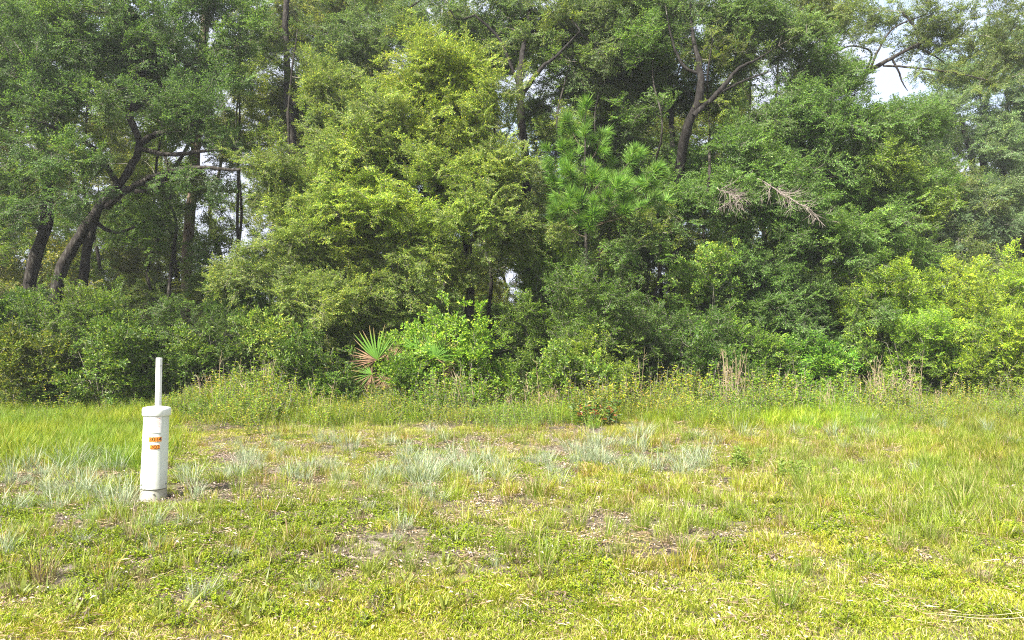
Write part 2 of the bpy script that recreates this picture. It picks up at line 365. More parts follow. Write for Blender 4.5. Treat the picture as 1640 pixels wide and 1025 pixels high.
KEEP = []
def kindset(name, vs_): KEEP.extend(vs_); return (scatter_group(name, vs_), len(vs_))
K = {}
K['oak'] = kindset('oak_sprays', [spray('oak_spray', M['oak'], 6, .46, .060, .029, 10, seed=i) for i in range(4)])
K['olive'] = kindset('olive_sprays', [spray('olive_spray', M['olive'], 6, .42, .054, .021, 12, seed=20 + i) for i in range(4)])
K['shrub'] = kindset('shrub_sprays', [spray('shrub_spray', M['shrub'], 4, .30, .068, .034, 7, up=.3, seed=40 + i) for i in range(4)])
K['fine'] = kindset('fine_sprays', [spray('fine_spray', M['shrub'], 5, .34, .050, .021, 10, up=.2, seed=60 + i) for i in range(4)])
K['needle'] = kindset('needle_sprays', [needle_spray('needle_spray', 80 + i) for i in range(3)])
K['turf'] = kindset('turf_clumps', [blades('turf_clump', M['blade'], 110, .13, .042, .0042, .9, .9, 100 + i, .3) for i in range(5)])
K['mid'] = kindset('grass_clumps', [blades('grass_clump', M['blade'], 55, .08, .17, .0042, .45, .5, 120 + i) for i in range(4)])
K['long'] = kindset('long_grass_clumps', [blades('long_grass_clump', M['longblade'], 60, .14, .36, .0065, .4, .6, 140 + i) for i in range(4)])
K['weed'] = kindset('weed_clumps', [weed('weed_clump', M['weed'], 160 + i) for i in range(4)])
K['cover'] = kindset('cover_clumps', [flecks('cover_clump', M['cover'], 110, .12, .018, .013, 180 + i) for i in range(3)] + [weed('cover_sprig', M['cover'], 190 + i, 12, .06, .016, .009, .08) for i in range(2)])
K['litter'] = kindset('litter_patches', [flecks('litter_patch', M['litter'], 34, .15, .036, .014, 200 + i) for i in range(4)])
K['straw'] = kindset('straw_patches', [flecks('straw_patch', M['litter'], 30, .16, .065, .003, 210 + i) for i in range(3)])

def scatter(name, kind, P, rot, scl, tint, parent=None):
    n = len(P); me = bpy.data.meshes.new(name); me.vertices.add(n); me.vertices.foreach_set('co', np.asarray(P, np.float32).ravel())
    ng, nv = K[kind]
    def att(nm, ty, key, a): me.attributes.new(nm, ty, 'POINT').data.foreach_set(key, np.ascontiguousarray(a).ravel())
    att('rot', 'FLOAT_VECTOR', 'vector', np.asarray(rot, np.float32)); att('scl', 'FLOAT', 'value', np.asarray(scl, np.float32))
    att('vid', 'INT', 'value', rng.integers(0, nv, n).astype(np.int32)); att('tint', 'FLOAT_VECTOR', 'vector', np.asarray(tint, np.float32))
    o = link(name, me, (), parent); md = o.modifiers.new('scatter', 'NODES'); md.node_group = ng
    return o

# ------------------------------------------------------------------ tree growth
def bez(pts, per=6):
    """smooth polyline through points (Catmull-Rom); pts rows x,y,z,r"""
    p = np.asarray(pts, float); q = np.vstack([2 * p[0] - p[1], p, 2 * p[-1] - p[-2]]); o = []
    for i in range(1, len(q) - 2):
        for t in np.arange(per) / per:
            o.append(.5 * (2 * q[i] + (q[i + 1] - q[i - 1]) * t + (2 * q[i - 1] - 5 * q[i] + 4 * q[i + 1] - q[i + 2]) * t ** 2 + (-q[i - 1] + 3 * q[i] - 3 * q[i + 1] + q[i + 2]) * t ** 3))
    o.append(q[-2]); o = np.array(o); o[:, 3] = np.maximum(o[:, 3], .004); return o

def grow(seeds, pts, wpath=.35, step=.55, tipr=.0036, pw=.42):
    """seeds: (n,4) existing wood nodes. returns branch paths and the direction at every point"""
    n0 = len(seeds); cap = n0 + len(pts) * 5 + 10
    P = np.zeros((cap, 3)); par = np.full(cap, -1); pl = np.zeros(cap); P[:n0] = seeds[:, :3]; pl[:n0] = 0
    n = n0; d0 = np.min(((pts[:, None] - seeds[None, ::3, :3]) ** 2).sum(-1), 1); order = np.argsort(d0); tip = np.zeros(len(pts), int)
    for i in order:
        q = pts[i]; d = np.sqrt(((P[:n] - q) ** 2).sum(-1)); c = d + wpath * pl[:n] + .25 * np.maximum(P[:n, 2] - q[2], 0)
        k = int(np.argmin(c)); dist = d[k]; m = max(1, int(dist / step)); m = min(m, 5)
        a = P[k].copy(); prev = k; bow = np.array([0, 0, .07 * dist]) + rng.normal(0, .06 * dist, 3)
        for s in range(1, m + 1):
            t = s / m; x = a + (q - a) * t + (bow * 4 * t * (1 - t) + (rng.normal(0, .03, 3) if s < m else 0))
            P[n] = x; par[n] = prev; pl[n] = pl[prev] + dist / m; prev = n; n += 1
        tip[i] = n - 1
    cnt = np.zeros(n); cnt[tip] = 1; best = np.full(n, -1); 
    for v in range(n - 1, n0 - 1, -1):
        cnt[par[v]] += cnt[v]
    kids = {}
    bc = np.zeros(n)
    for v in range(n0, n):
        if cnt[v] > bc[par[v]]: bc[par[v]] = cnt[v]; best[par[v]] = v
    r = tipr * np.maximum(cnt, 1) ** pw
    thick, thin = [], []
    for v in range(n0, n):
        p_ = par[v]
        if p_ < n0 or best[p_] != v:
            ch = [p_, v]
            while best[ch[-1]] >= 0 : ch.append(best[ch[-1]])
            rr = r[ch].copy(); rr[0] = rr[1]
            (thick if rr[1] > .018 else thin).append((P[ch], rr))
    tp = P[tip]; td = norm(tp - P[par[tip]])
    return thick, thin, tp, td

def rot_from(D, roll=.5):
    D = norm(D); n = len(D)
    return np.stack([rng.normal(0, roll, n), -np.arcsin(np.clip(D[:, 2], -1, 1)), np.arctan2(D[:, 1], D[:, 0])], -1)

def lobe_points(c, r, n, shell=.95, clump=.22):
    """points in an ellipsoid, gathered in clumps and towards its outside"""
    nc = max(3, int(n / 9)); u = norm(rng.normal(0, 1, (nc, 3))); rad = rng.uniform(0, 1, nc) ** (1 / 3 * shell)
    C = u * rad[:, None]; k = rng.integers(0, nc, n); p = C[k] + rng.normal(0, clump, (n, 3)); return np.asarray(c) + p * np.asarray(r)

def make_tree(label, base, trunk, limbs=(), lobes=(), kind='oak', tint=(1, 1, 1), group=None, bark='bark', name='tree', cat='tree', dens=9.0, mult=7, tvar=.18,
              sscale=1.0, droop=-.1, patch=None, tipr=.0036, minz=.35, crown='crown', twigm='twig', kindflag=None):
    base = np.array(base, float); base[2] = float(gz(base[0], base[1])); root = bpy.data.objects.new(name, None); COL.objects.link(root); root.location = base
    tag(root, label, cat, group, kindflag); root.empty_display_size = .3
    if not isinstance(trunk, list) or (len(trunk) and not isinstance(trunk[0], (list, tuple))): trunk = [trunk]
    seeds = []
    def wood(nm, rows, k, m):
        rows = np.array(rows, float); q = bez(rows); q[:, :3] -= base; q[:, :3] += rng.normal(0, .012, (len(q), 3)) * np.minimum(1, q[:, 3:4] * 12)
        V, Fc = tubes([(q[:, :3], q[:, 3] * (1 + rng.normal(0, .05, len(q))))], k); o = link(nm, mesh_np(nm, V, Fc, [M[m]], smooth=True), (), root); seeds.append(q); return o
    for t in trunk:
        t = [list(x) for x in t]; t0 = t[0]; t.insert(0, [t0[0], t0[1], float(gz(t0[0], t0[1])) - .15, t0[3] * 1.35]); wood('trunk', t, 9, bark)
    for l in limbs: wood('limb', l, 7, bark)
    S = np.concatenate(seeds); S = S[S[:, 2] > minz * .5]
    pts = []
    for lb in lobes:
        c, r = np.array(lb[0], float), np.array(lb[1], float); d = lb[2] if len(lb) > 2 else 1.0
        n = int(max(8, 4.19 * r.prod() * dens * d * 1.25)); pts.append(lobe_points(c, r, n))
    pts = np.concatenate(pts) - base; pts = pts[pts[:, 2] > minz]
    thick, thin, tp, td = grow(S, pts, tipr=tipr)
    if thick:
        V, Fc = tubes(thick, 6); o = link('branchwork', mesh_np('branchwork', V, Fc, [M[bark]], smooth=True), (), root); o['kind'] = 'stuff'
    if thin:
        V, Fc = tubes(thin, 3); o = link('twigwork', mesh_np('twigwork', V, Fc, [M[twigm]]), (), root); o['kind'] = 'stuff'
    P = [tp]; D = [td]
    for k in range(mult - 1):
        P.append(tp - td * rng.uniform(-.05, .4, (len(tp), 1)) + rng.normal(0, .15, tp.shape)); D.append(norm(td + rng.normal(0, .75, tp.shape)))
    P = np.concatenate(P); D = np.concatenate(D); D[:, 2] += droop; n = len(P)
    t = np.array(tint) * (1 + rng.normal(0, tvar, (n, 1))) * np.array([1, 1, 1]) * (0.8 + .45 * fbm(P[:, 0] + base[0] + P[:, 1], P[:, 2] + 50, 1.6, 3)[:, None])
    yel = np.clip(fbm(P[:, 0] + base[0] * 3, P[:, 2] + P[:, 1] * .7 + 90, 1.1, 8) - .56, 0, 1)[:, None] * 5
    t = t * (1 + yel * np.array([.36, .24, .0]))
    if patch is not None:
        for (pc, pr, pt_) in patch:
            k = np.exp(-(((P + base - np.array(pc)) / np.array(pr)) ** 2).sum(-1))[:, None]; t = t * (1 - k) + t * k * np.array(pt_)
    scatter(crown, kind, P, rot_from(D), sscale * rng.uniform(.7, 1.25, n), np.clip(t, .15, 5), root)['kind'] = 'stuff'
    return root

def WR(px, py, Y, r): return [*W(px, py, Y), r]
def LB(px, py, Y, rx, rz, ry=None, d=1.0):
    k = Y / 1190.0; return (W(px, py, Y), (rx * k, (ry if ry else .75 * min(rx, rz) * k + .35), rz * k), d)
def TR(Y, *rows): return [WR(a, b, Y + (dy[0] if dy else 0), r) for (a, b, r, *dy) in rows]
def gpos(px, Y): return ((px - 820) / 1190 * Y, Y, 0)

def zone(px, py=0):
    """what stands in front of a place in the wood"""
    for lim, t in ((60, 'by the left border'), (230, 'behind the leaning oak'), (390, 'behind the straight pine trunk'), (560, 'behind the left half of the olive tree'), (760, 'behind the right half of the olive tree'), (900, 'behind the grey barked tree'),
                   (1040, 'behind the young pine'), (1160, 'behind the dark forked tree'), (1280, 'behind the pinkish dead branch'), (1400, 'behind the dense right tree'), (1530, 'behind the yellow green thicket'), (9999, 'by the right border')):
        if px < lim: return t
# ================================================================== TREES
# far left oaks
Y = 20.0
make_tree('leaning dark oak at the left with long crooked limbs reaching right', gpos(86, Y), [TR(Y, (84, 560, .17), (92, 450, .155), (122, 385, .14), (156, 333, .125), (196, 284, .11), (220, 232, .09), (206, 180, .09), (228, 130, .07), (205, 70, .05), (190, 0, .03))],
    [TR(Y, (220, 234, .09), (240, 216, .08), (288, 205, .06, -.3), (330, 188, .035, -.6)), TR(Y, (216, 236, .07), (270, 246, .06, -.5), (330, 240, .04, -.9), (385, 236, .02, -1.1)),
     TR(Y, (168, 330, .09), (215, 296, .08, -.3), (262, 276, .07, -.7), (320, 267, .055, -1), (375, 271, .04, -1.2), (410, 262, .02, -1.3)),
     TR(Y, (188, 296, .08), (150, 240, .07, -.5), (110, 215, .06, -1), (50, 190, .04, -1.6)), TR(Y, (206, 180, .06), (260, 130, .05, .4), (310, 90, .03, .5))],
    [LB(50, 60, 19, 90, 80), LB(150, 40, 20, 90, 80), LB(260, 40, 20.5, 80, 80), LB(340, 60, 20.5, 70, 80), LB(330, 140, 20, 70, 60, d=.9), LB(120, 140, 19, 80, 50, d=.8), LB(60, 220, 18.4, 80, 50, d=.8), LB(130, 255, 18.6, 60, 45, d=.6),
     LB(350, 215, 19.3, 60, 30, d=.6), LB(60, 120, 21, 60, 60, d=.6), LB(200, 170, 18.6, 60, 40, d=.5), LB(130, 320, 18.2, 60, 40, d=.5), LB(60, 330, 18, 60, 40, d=.7), LB(280, 300, 18.6, 60, 25, d=.4), LB(300, 160, 18.8, 70, 40, d=.5)], 'oak', (.74, .95, .85), sscale=.95, mult=5)
make_tree('dark forked oak trunk at the far left edge, behind the leaning oak', gpos(40, 21.5), [TR(21.5, (44, 560, .2), (48, 440, .18), (75, 340, .15), (60, 220, .11), (40, 100, .06), (30, 20, .04))],
    [TR(21.5, (66, 370, .1), (20, 300, .08, -.4), (-30, 240, .05, -.6))],
    [LB(10, 300, 20, 70, 60, d=.8), LB(20, 180, 21, 70, 80, d=.7), LB(-60, 120, 21, 90, 120, d=.6), LB(-40, 360, 19.5, 60, 60, d=.7), LB(40, 20, 22, 110, 70, d=.6)], 'oak', (.85, 1.05, .75), sscale=.95, mult=4)
make_tree('thin dark oak stem just right of the leaning oak', gpos(128, 22), [TR(22, (130, 560, .15), (134, 430, .14), (148, 360, .12), (175, 300, .1), (250, 300, .07), (330, 180, .04))],
    [TR(22, (150, 355, .07), (185, 372, .05, .3), (240, 350, .03, .5))], [LB(300, 150, 22, 90, 60, d=.5), LB(250, 320, 23, 60, 30, d=.4), LB(200, 200, 23, 80, 60, d=.4)], 'oak', (1.15, 1.25, .75), mult=4)
make_tree('straight brown pine trunk standing between the left oaks and the olive tree', gpos(296, 24), [TR(24, (296, 590, .17), (297, 450, .165), (305, 320, .155), (312, 220, .15), (322, 60, .13), (335, -120, .1), (340, -200, .06))],
    [TR(24, (318, 120, .05), (360, 80, .04, .4), (400, 60, .02, .8))], [LB(330, -160, 24, 100, 60, d=.5), LB(400, 40, 25, 30, 30, d=.4)], 'oak', (1.0, 1.1, .8), bark='bark_pine', minz=4)
make_tree('tall rough trunk with a fork, rising behind the olive tree', gpos(468, 27), [TR(27, (472, 590, .18), (470, 400, .17), (466, 230, .16), (460, 150, .15), (456, 80, .12), (455, 10, .11), (470, -80, .06))],
    [TR(27, (468, 168, .11), (486, 140, .1), (508, 108, .08), (530, 60, .05), (560, 20, .03)), TR(27, (457, 110, .07), (420, 80, .06), (388, 45, .04), (370, 10, .02))],
    [LB(420, 150, 28, 50, 50, d=.5), LB(440, 30, 28, 70, 50, d=.6), LB(530, 20, 27, 80, 50, d=.7), LB(560, 110, 26, 60, 50, d=.5), LB(400, 220, 28, 60, 40, d=.6), LB(500, 200, 28.5, 60, 50, d=.5)], 'olive', (1.25, 1.15, .9), sscale=1.2)
# the big olive tree in front
Y = 18.6
make_tree('broad olive green tree in the centre, its foliage sweeping down to the ground', gpos(700, Y + .8), [TR(Y + .8, (745, 590, .13), (752, 480, .12), (748, 400, .11), (720, 300, .09), (695, 200, .06), (690, 110, .03)),
     TR(Y + 1, (650, 590, .12), (640, 500, .11), (600, 420, .09), (560, 320, .07), (535, 230, .03))],
    [TR(Y + .8, (748, 400, .08), (780, 350, .07, -.3), (820, 320, .05, -.5), (870, 330, .02, -.8)), TR(Y + .8, (640, 500, .07), (580, 470, .06, -.4), (500, 480, .04, -.8), (440, 540, .02, -1.2))],
    [LB(690, 110, 18.9, 85, 60), LB(640, 170, 18.8, 90, 60), LB(740, 180, 18.7, 80, 60), LB(560, 240, 18.6, 90, 60), LB(680, 260, 18.3, 110, 60), LB(480, 300, 18.4, 80, 60, d=.9), LB(580, 340, 18, 110, 60), LB(700, 350, 18, 110, 55), LB(800, 310, 18.2, 90, 50),
     LB(860, 350, 18, 60, 30, d=.7), LB(490, 400, 17.9, 80, 55), LB(600, 430, 17.8, 110, 50), LB(720, 420, 18.2, 80, 40, d=.8), LB(460, 490, 17.6, 60, 45), LB(540, 510, 17.6, 90, 50), LB(430, 560, 17.4, 45, 35, d=.9), LB(500, 580, 17.5, 60, 35), LB(660, 500, 18.6, 60, 40, d=.6), LB(810, 400, 18.5, 50, 40, d=.6), LB(640, 300, 18.7, 120, 60, d=.8), LB(760, 260, 18.6, 70, 50, d=.9), LB(400, 460, 18.2, 40, 50, d=.7), LB(560, 460, 18.3, 80, 50, d=.8), LB(540, 170, 19, 60, 50, d=.7)],
    'olive', (1.48, 1.48, 1.25), dens=15, sscale=1.0, mult=7, patch=[(W(620, 330, 17.6), (2.2, 1.5, 1.2), (1.5, 1.5, 1.0)), (W(720, 130, 18.6), (1.2, 1.5, 1.6), (1.6, 1.5, .9))])
# centre back
make_tree('grey barked tree with a rising right limb above the olive tree', gpos(842, 22), [TR(22, (842, 590, .17), (846, 480, .16), (850, 380, .15), (843, 290, .125, -1), (836, 200, .115, -1.9), (832, 130, .10, -1.9), (840, 60, .06, -1.2), (850, 0, .04, -.6))],
    [TR(20.4, (835, 150, .07), (866, 108, .06), (890, 88, .04), (915, 62, .025), (930, 45, .012)), TR(20.4, (833, 140, .05), (800, 60, .04), (760, 20, .03)), TR(22, (848, 420, .08), (800, 350, .07), (770, 300, .04))],
    [LB(800, 50, 21.5, 90, 55), LB(900, 40, 22, 90, 60), LB(960, 120, 22, 80, 60), LB(730, 20, 22, 80, 45), LB(880, 150, 23, 60, 50, d=.6), LB(1010, 50, 22, 60, 60), LB(880, 230, 23.5, 60, 50, d=.5), LB(620, 30, 22.5, 70, 40, d=.9), LB(880, 320, 23, 50, 50, d=.7), LB(900, 420, 22.5, 50, 50, d=.8), LB(560, 90, 23, 60, 60, d=.8), LB(980, 220, 23.5, 60, 60, d=.8)], 'oak', (.95, 1.05, 1.15), sscale=1.0, bark='bark_dark')
Y = 21.0
make_tree('dark forked tree rising right of the young pine', gpos(1082, Y), [TR(Y, (1078, 590, .17), (1080, 480, .16), (1084, 380, .15), (1090, 270, .14, -.4), (1104, 200, .125, -.9), (1122, 155, .11, -1.1), (1123, 105, .085, -1.1), (1112, 55, .05, -.9), (1108, 0, .03, -.6))],
    [TR(Y - 1.1, (1112, 182, .08), (1146, 152, .07), (1166, 130, .062), (1186, 106, .045), (1215, 92, .03, .2), (1250, 70, .015, .4)), TR(Y - 1.1, (1124, 116, .055), (1098, 104, .045), (1080, 66, .03), (1070, 20, .02)), TR(Y - 1.1, (1148, 150, .04), (1190, 128, .03), (1235, 112, .015, -.1)),
     TR(Y, (1086, 330, .08), (1076, 200, .07, .5), (1074, 120, .05, .6))],
    [LB(1050, 20, 20.8, 70, 60), LB(1150, 10, 21, 80, 50), LB(1200, 40, 21, 70, 50, d=.9), LB(1260, 80, 21, 70, 60), LB(1030, 120, 22, 50, 50, d=.8), LB(1190, 215, 20.8, 70, 35, d=.9), LB(1130, 120, 22.6, 80, 60, d=.9), LB(1060, 300, 22, 50, 60, d=.8), LB(1050, 400, 21.4, 50, 50, d=.9), LB(1020, 200, 22.5, 50, 40, d=.6)], 'oak', (1.0, 1.15, 1.1), sscale=1.0, bark='bark_dark')
# right mass
Y = 20.8
make_tree('wide dense green tree filling the right of the wood edge', gpos(1300, Y + .8), [TR(Y + .8, (1262, 580, .16), (1270, 450, .15), (1280, 330, .12), (1300, 230, .08), (1320, 140, .04)), TR(Y + 1.4, (1390, 590, .13), (1400, 450, .12), (1420, 330, .08), (1430, 230, .04))],
    [TR(Y + .8, (1275, 400, .08), (1200, 330, .06, -.4), (1150, 280, .03, -.6))],
    [LB(1170, 260, 20.6, 80, 60), LB(1270, 200, 20.8, 90, 70), LB(1370, 220, 21, 80, 60), LB(1180, 340, 20.2, 90, 55), LB(1300, 310, 20.2, 100, 60), LB(1420, 290, 20.8, 80, 60), LB(1490, 310, 21.5, 50, 60, d=.9), LB(1200, 430, 20, 90, 50), LB(1320, 410, 20, 90, 60), LB(1430, 380, 20.6, 80, 60, d=.9),
     LB(1140, 490, 19.9, 60, 50, d=.9), LB(1260, 510, 19.8, 90, 55), LB(1350, 500, 20.2, 60, 50), LB(1340, 120, 21.5, 60, 50, d=.8), LB(1480, 225, 22, 50, 45, d=.9), LB(1430, 195, 21.8, 45, 30, d=.9), LB(1320, 570, 20, 70, 35, d=.8), LB(1220, 580, 19.8, 80, 30, d=.8)],
    'oak', (1.1, 1.36, 1.05), dens=12, patch=[(W(1440, 260, 20.3), (1.0, 1.5, .6), (1.45, 1.2, .8)), (W(1500, 350, 21), (.8, 1.5, .6), (1.6, 1.25, .7))], sscale=.98)
make_tree('oak leaning right with bare limbs crossing the gap of open sky', gpos(1262, 23), [TR(23, (1265, 590, .18), (1270, 420, .17), (1276, 290, .15), (1292, 200, .13), (1330, 158, .10), (1372, 136, .085), (1398, 110, .07), (1440, 86, .055), (1478, 66, .045), (1500, 52, .035), (1545, 55, .02))],
    [TR(23, (1396, 112, .045), (1412, 75, .035), (1438, 40, .028), (1490, 18, .015)), TR(23, (1418, 102, .035), (1450, 104, .033, -.2), (1490, 108, .028, -.4), (1545, 116, .022, -.6), (1595, 128, .015, -.8)),
     TR(23, (1434, 92, .035), (1444, 112, .03), (1450, 130, .02), (1458, 143, .01)), TR(23, (1372, 138, .05), (1365, 100, .04), (1330, 75, .03), (1300, 40, .02)), TR(23, (1386, 122, .04), (1400, 82, .03, -.3), (1370, 70, .025, -.5), (1345, 78, .02, -.6)), TR(23, (1478, 66, .04), (1470, 40, .03), (1450, 15, .02)), TR(23, (1470, 70, .035), (1500, 85, .025), (1520, 100, .01))],
    [LB(1350, 35, 23, 50, 35, d=.6), LB(1430, 12, 23, 70, 36, d=1.3), LB(1520, 25, 23, 60, 36, d=1.1), LB(1570, 70, 23, 60, 40, d=1.1), LB(1620, 40, 23, 50, 60, d=1), LB(1540, 120, 23, 40, 30, d=.8), LB(1380, 120, 23, 25, 30, d=.7), LB(1450, 60, 23.3, 40, 20, d=.5), LB(1300, 20, 23, 60, 50, d=.9), LB(1600, 115, 22.5, 40, 24, d=.7), LB(1325, 95, 22.5, 45, 35, d=.9), LB(1385, 75, 22.8, 30, 25, d=.5), LB(1490, 60, 22.8, 30, 14, d=.4), LB(1500, 110, 22.6, 30, 10, d=.4)],
    'oak', (1.25, 1.2, 1.2), sscale=.9, dens=9, mult=4)
# right far tree, leaves tinted pale and bluish to imitate glare and haze
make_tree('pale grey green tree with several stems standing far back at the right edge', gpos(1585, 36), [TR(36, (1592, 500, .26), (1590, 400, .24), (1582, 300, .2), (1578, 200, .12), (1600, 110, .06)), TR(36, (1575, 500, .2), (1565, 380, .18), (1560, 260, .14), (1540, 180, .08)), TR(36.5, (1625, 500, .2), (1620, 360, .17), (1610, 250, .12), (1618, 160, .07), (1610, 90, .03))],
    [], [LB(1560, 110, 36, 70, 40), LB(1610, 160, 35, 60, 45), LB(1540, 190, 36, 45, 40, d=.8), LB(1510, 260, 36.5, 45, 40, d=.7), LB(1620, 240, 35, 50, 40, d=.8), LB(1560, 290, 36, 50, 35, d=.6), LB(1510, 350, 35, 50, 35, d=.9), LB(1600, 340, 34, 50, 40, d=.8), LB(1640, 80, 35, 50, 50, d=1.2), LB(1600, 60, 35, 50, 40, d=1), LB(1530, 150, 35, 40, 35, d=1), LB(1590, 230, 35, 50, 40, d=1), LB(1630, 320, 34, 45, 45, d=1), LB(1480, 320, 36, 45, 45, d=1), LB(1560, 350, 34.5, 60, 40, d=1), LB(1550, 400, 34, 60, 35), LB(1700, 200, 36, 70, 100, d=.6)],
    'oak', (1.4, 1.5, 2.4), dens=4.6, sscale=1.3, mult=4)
for i, (px, yy, top, lab) in enumerate([(1440, 34, 200, 'low dark tree behind the dense right tree, under the gap of sky'), (1500, 40, 215, 'rounded tree crown at the foot of the sky gap, beside the pale tree'), (1690, 42, 140, 'dark tree beyond the yellow green shrubs, at the right border')]):
    k = yy / 1190
    make_tree(lab, gpos(px, yy), [TR(yy, (px, 500, .18), (px + 4, 350, .13), (px - 4, top + 30, .05))], [], [LB(px, (top + 300) / 2, yy, 55, (300 - top) / 2 + 10), LB(px - 20, 360, yy, 60, 60), LB(px + 35, 400, yy, 50, 50)], 'oak', (1.1, 1.2, 1.2), dens=3.5, sscale=1.5)

# thin trees in the middle shade
thin_spec = [(905, 24, .07, 'thin dark sapling trunk left of the young pine'), (985, 25, .09, 'slim tree in the shade right behind the young pine'), (1010, 27, .07, 'very slim stem in the dark gap behind the young pine'), (1045, 23, .08, 'slim stem between the young pine and the dark forked tree'),
             (240, 26, .08, 'slim dark stem left of the straight pine trunk'), (345, 28, .1, 'slim stem to the right of the straight pine trunk'), (385, 26, .08, 'slim stem beside the left flank of the olive tree'), (10, 24, .12, 'dark stem at the left border behind the shrubs'), (178, 29, .09, 'slim stem seen under the leaning oak limbs'), (590, 24, .1, 'stem hidden behind the upper olive tree foliage'), (780, 23, .08, 'dark slim stem right of the olive tree trunks'),
             (935, 21.5, .06, 'leafy sapling close behind the young pine'), (1040, 20.5, .06, 'leafy sapling between the young pine and the dark forked tree, in front'), (880, 21, .06, 'leafy sapling at the right flank of the olive tree'), (1120, 20, .07, 'leafy sapling in front of the dark forked tree'),
             (700, 24, .09, 'stem in the shade behind the olive tree'), (450, 25, .09, 'stem left of the tall rough forked trunk'), (1000, 23.5, .08, 'leafy tree filling the dark gap above the young pine'), (1200, 24, .1, 'stem behind the dense right tree'), (280, 22, .07, 'leafy sapling left of the straight pine trunk'), (380, 22.5, .07, 'leafy sapling right of the straight pine trunk')]
for px, yy, r, lab in thin_spec:
    l = rng.normal(0, 26); k1, k2 = rng.normal(0, 12, 2)
    make_tree(lab, gpos(px, yy), [TR(yy, (px, 590, r * .8), (px + l * .3, 500, r * .75), (px + l * .3 + k1, 430, r * .7), (px + l * .6 + k2, 350, r * .62), (px + l, 280, r * .55, rng.normal(0, .4)), (px + l * .8 + k1, 200, r * .45, rng.normal(0, .5)), (px + l * .9, 120, r * .35), (px + l * 1.6, 40, r * .2))], [],
              [LB(px + rng.normal(0, 25), rng.uniform(20, 120), yy, 60, 45, d=.8), LB(px + rng.normal(0, 35), rng.uniform(150, 240), yy, 50, 35, d=.6), LB(px + rng.normal(0, 35), rng.uniform(280, 400), yy, 45, 30, d=.5), LB(px + rng.normal(0, 30), rng.uniform(380, 430), yy, 55, 40, d=.8), LB(px + rng.normal(0, 30), rng.uniform(450, 520), yy, 60, 40, d=.8), LB(px + rng.normal(0, 30), rng.uniform(300, 360), yy, 50, 40, d=.7)],
              'oak' if rng.uniform() < .6 else 'fine', (rng.uniform(1, 1.35), rng.uniform(1.15, 1.4), .8), dens=6, mult=5)

# wood behind: single trees, past the front row
nb = 0
bgs = []
for row, (yy, sp) in enumerate([(27.5, 3.4), (32.5, 4.2), (39, 4.6), (48, 5.2)]):
    x = -.80 * yy
    while x < .80 * yy:
        bgs.append((x + rng.normal(0, .6), yy + rng.normal(0, 1.2))); x += sp * rng.uniform(.75, 1.3)
for (x, yy) in bgs:
    px = 820 + x / yy * 1190
    if px > 1400 and yy < 33: continue
    top = rng.uniform(10, 14.5) if yy > 30 else rng.uniform(13.5, 16.5)
    if px > 1325: top = min(top, CAMZ + (HOR - rng.uniform(185, 240)) / 1190 * yy)
    if 345 < px < 430 and yy < 50 and rng.uniform() < .6: continue
    r = rng.uniform(.06, .12); lx = rng.normal(0, .5)
    q1, q2, q3 = rng.normal(0, .28, 3); tk = [[x, yy, 1, r], [x + lx * .2 + q1, yy, 2.6, r * .9], [x + lx * .4, yy + q2, 4.4, r * .8], [x + lx * .8 + q3, yy, top * .55, r * .6], [x + lx + q1, yy + q3, top * .72, r * .4], [x + lx * 1.3, yy, top * .92, r * .18]]
    lobes = []
    zz = rng.uniform(1.8, 3.4)
    while zz < top:
        rr = rng.uniform(1.1, 2.0); lobes.append(((x + lx * zz / top + rng.normal(0, 1.0), yy + rng.normal(0, .8), zz), (rr, rr, rr * .75), rng.uniform(.5, 1.1))); zz += rng.uniform(1.0, 1.9)
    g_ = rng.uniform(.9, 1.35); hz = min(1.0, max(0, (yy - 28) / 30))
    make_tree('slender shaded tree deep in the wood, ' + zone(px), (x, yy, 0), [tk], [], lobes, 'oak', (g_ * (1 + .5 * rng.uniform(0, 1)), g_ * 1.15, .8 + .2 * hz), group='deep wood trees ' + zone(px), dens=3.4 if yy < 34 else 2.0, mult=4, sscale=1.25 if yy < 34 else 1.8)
    nb += 1

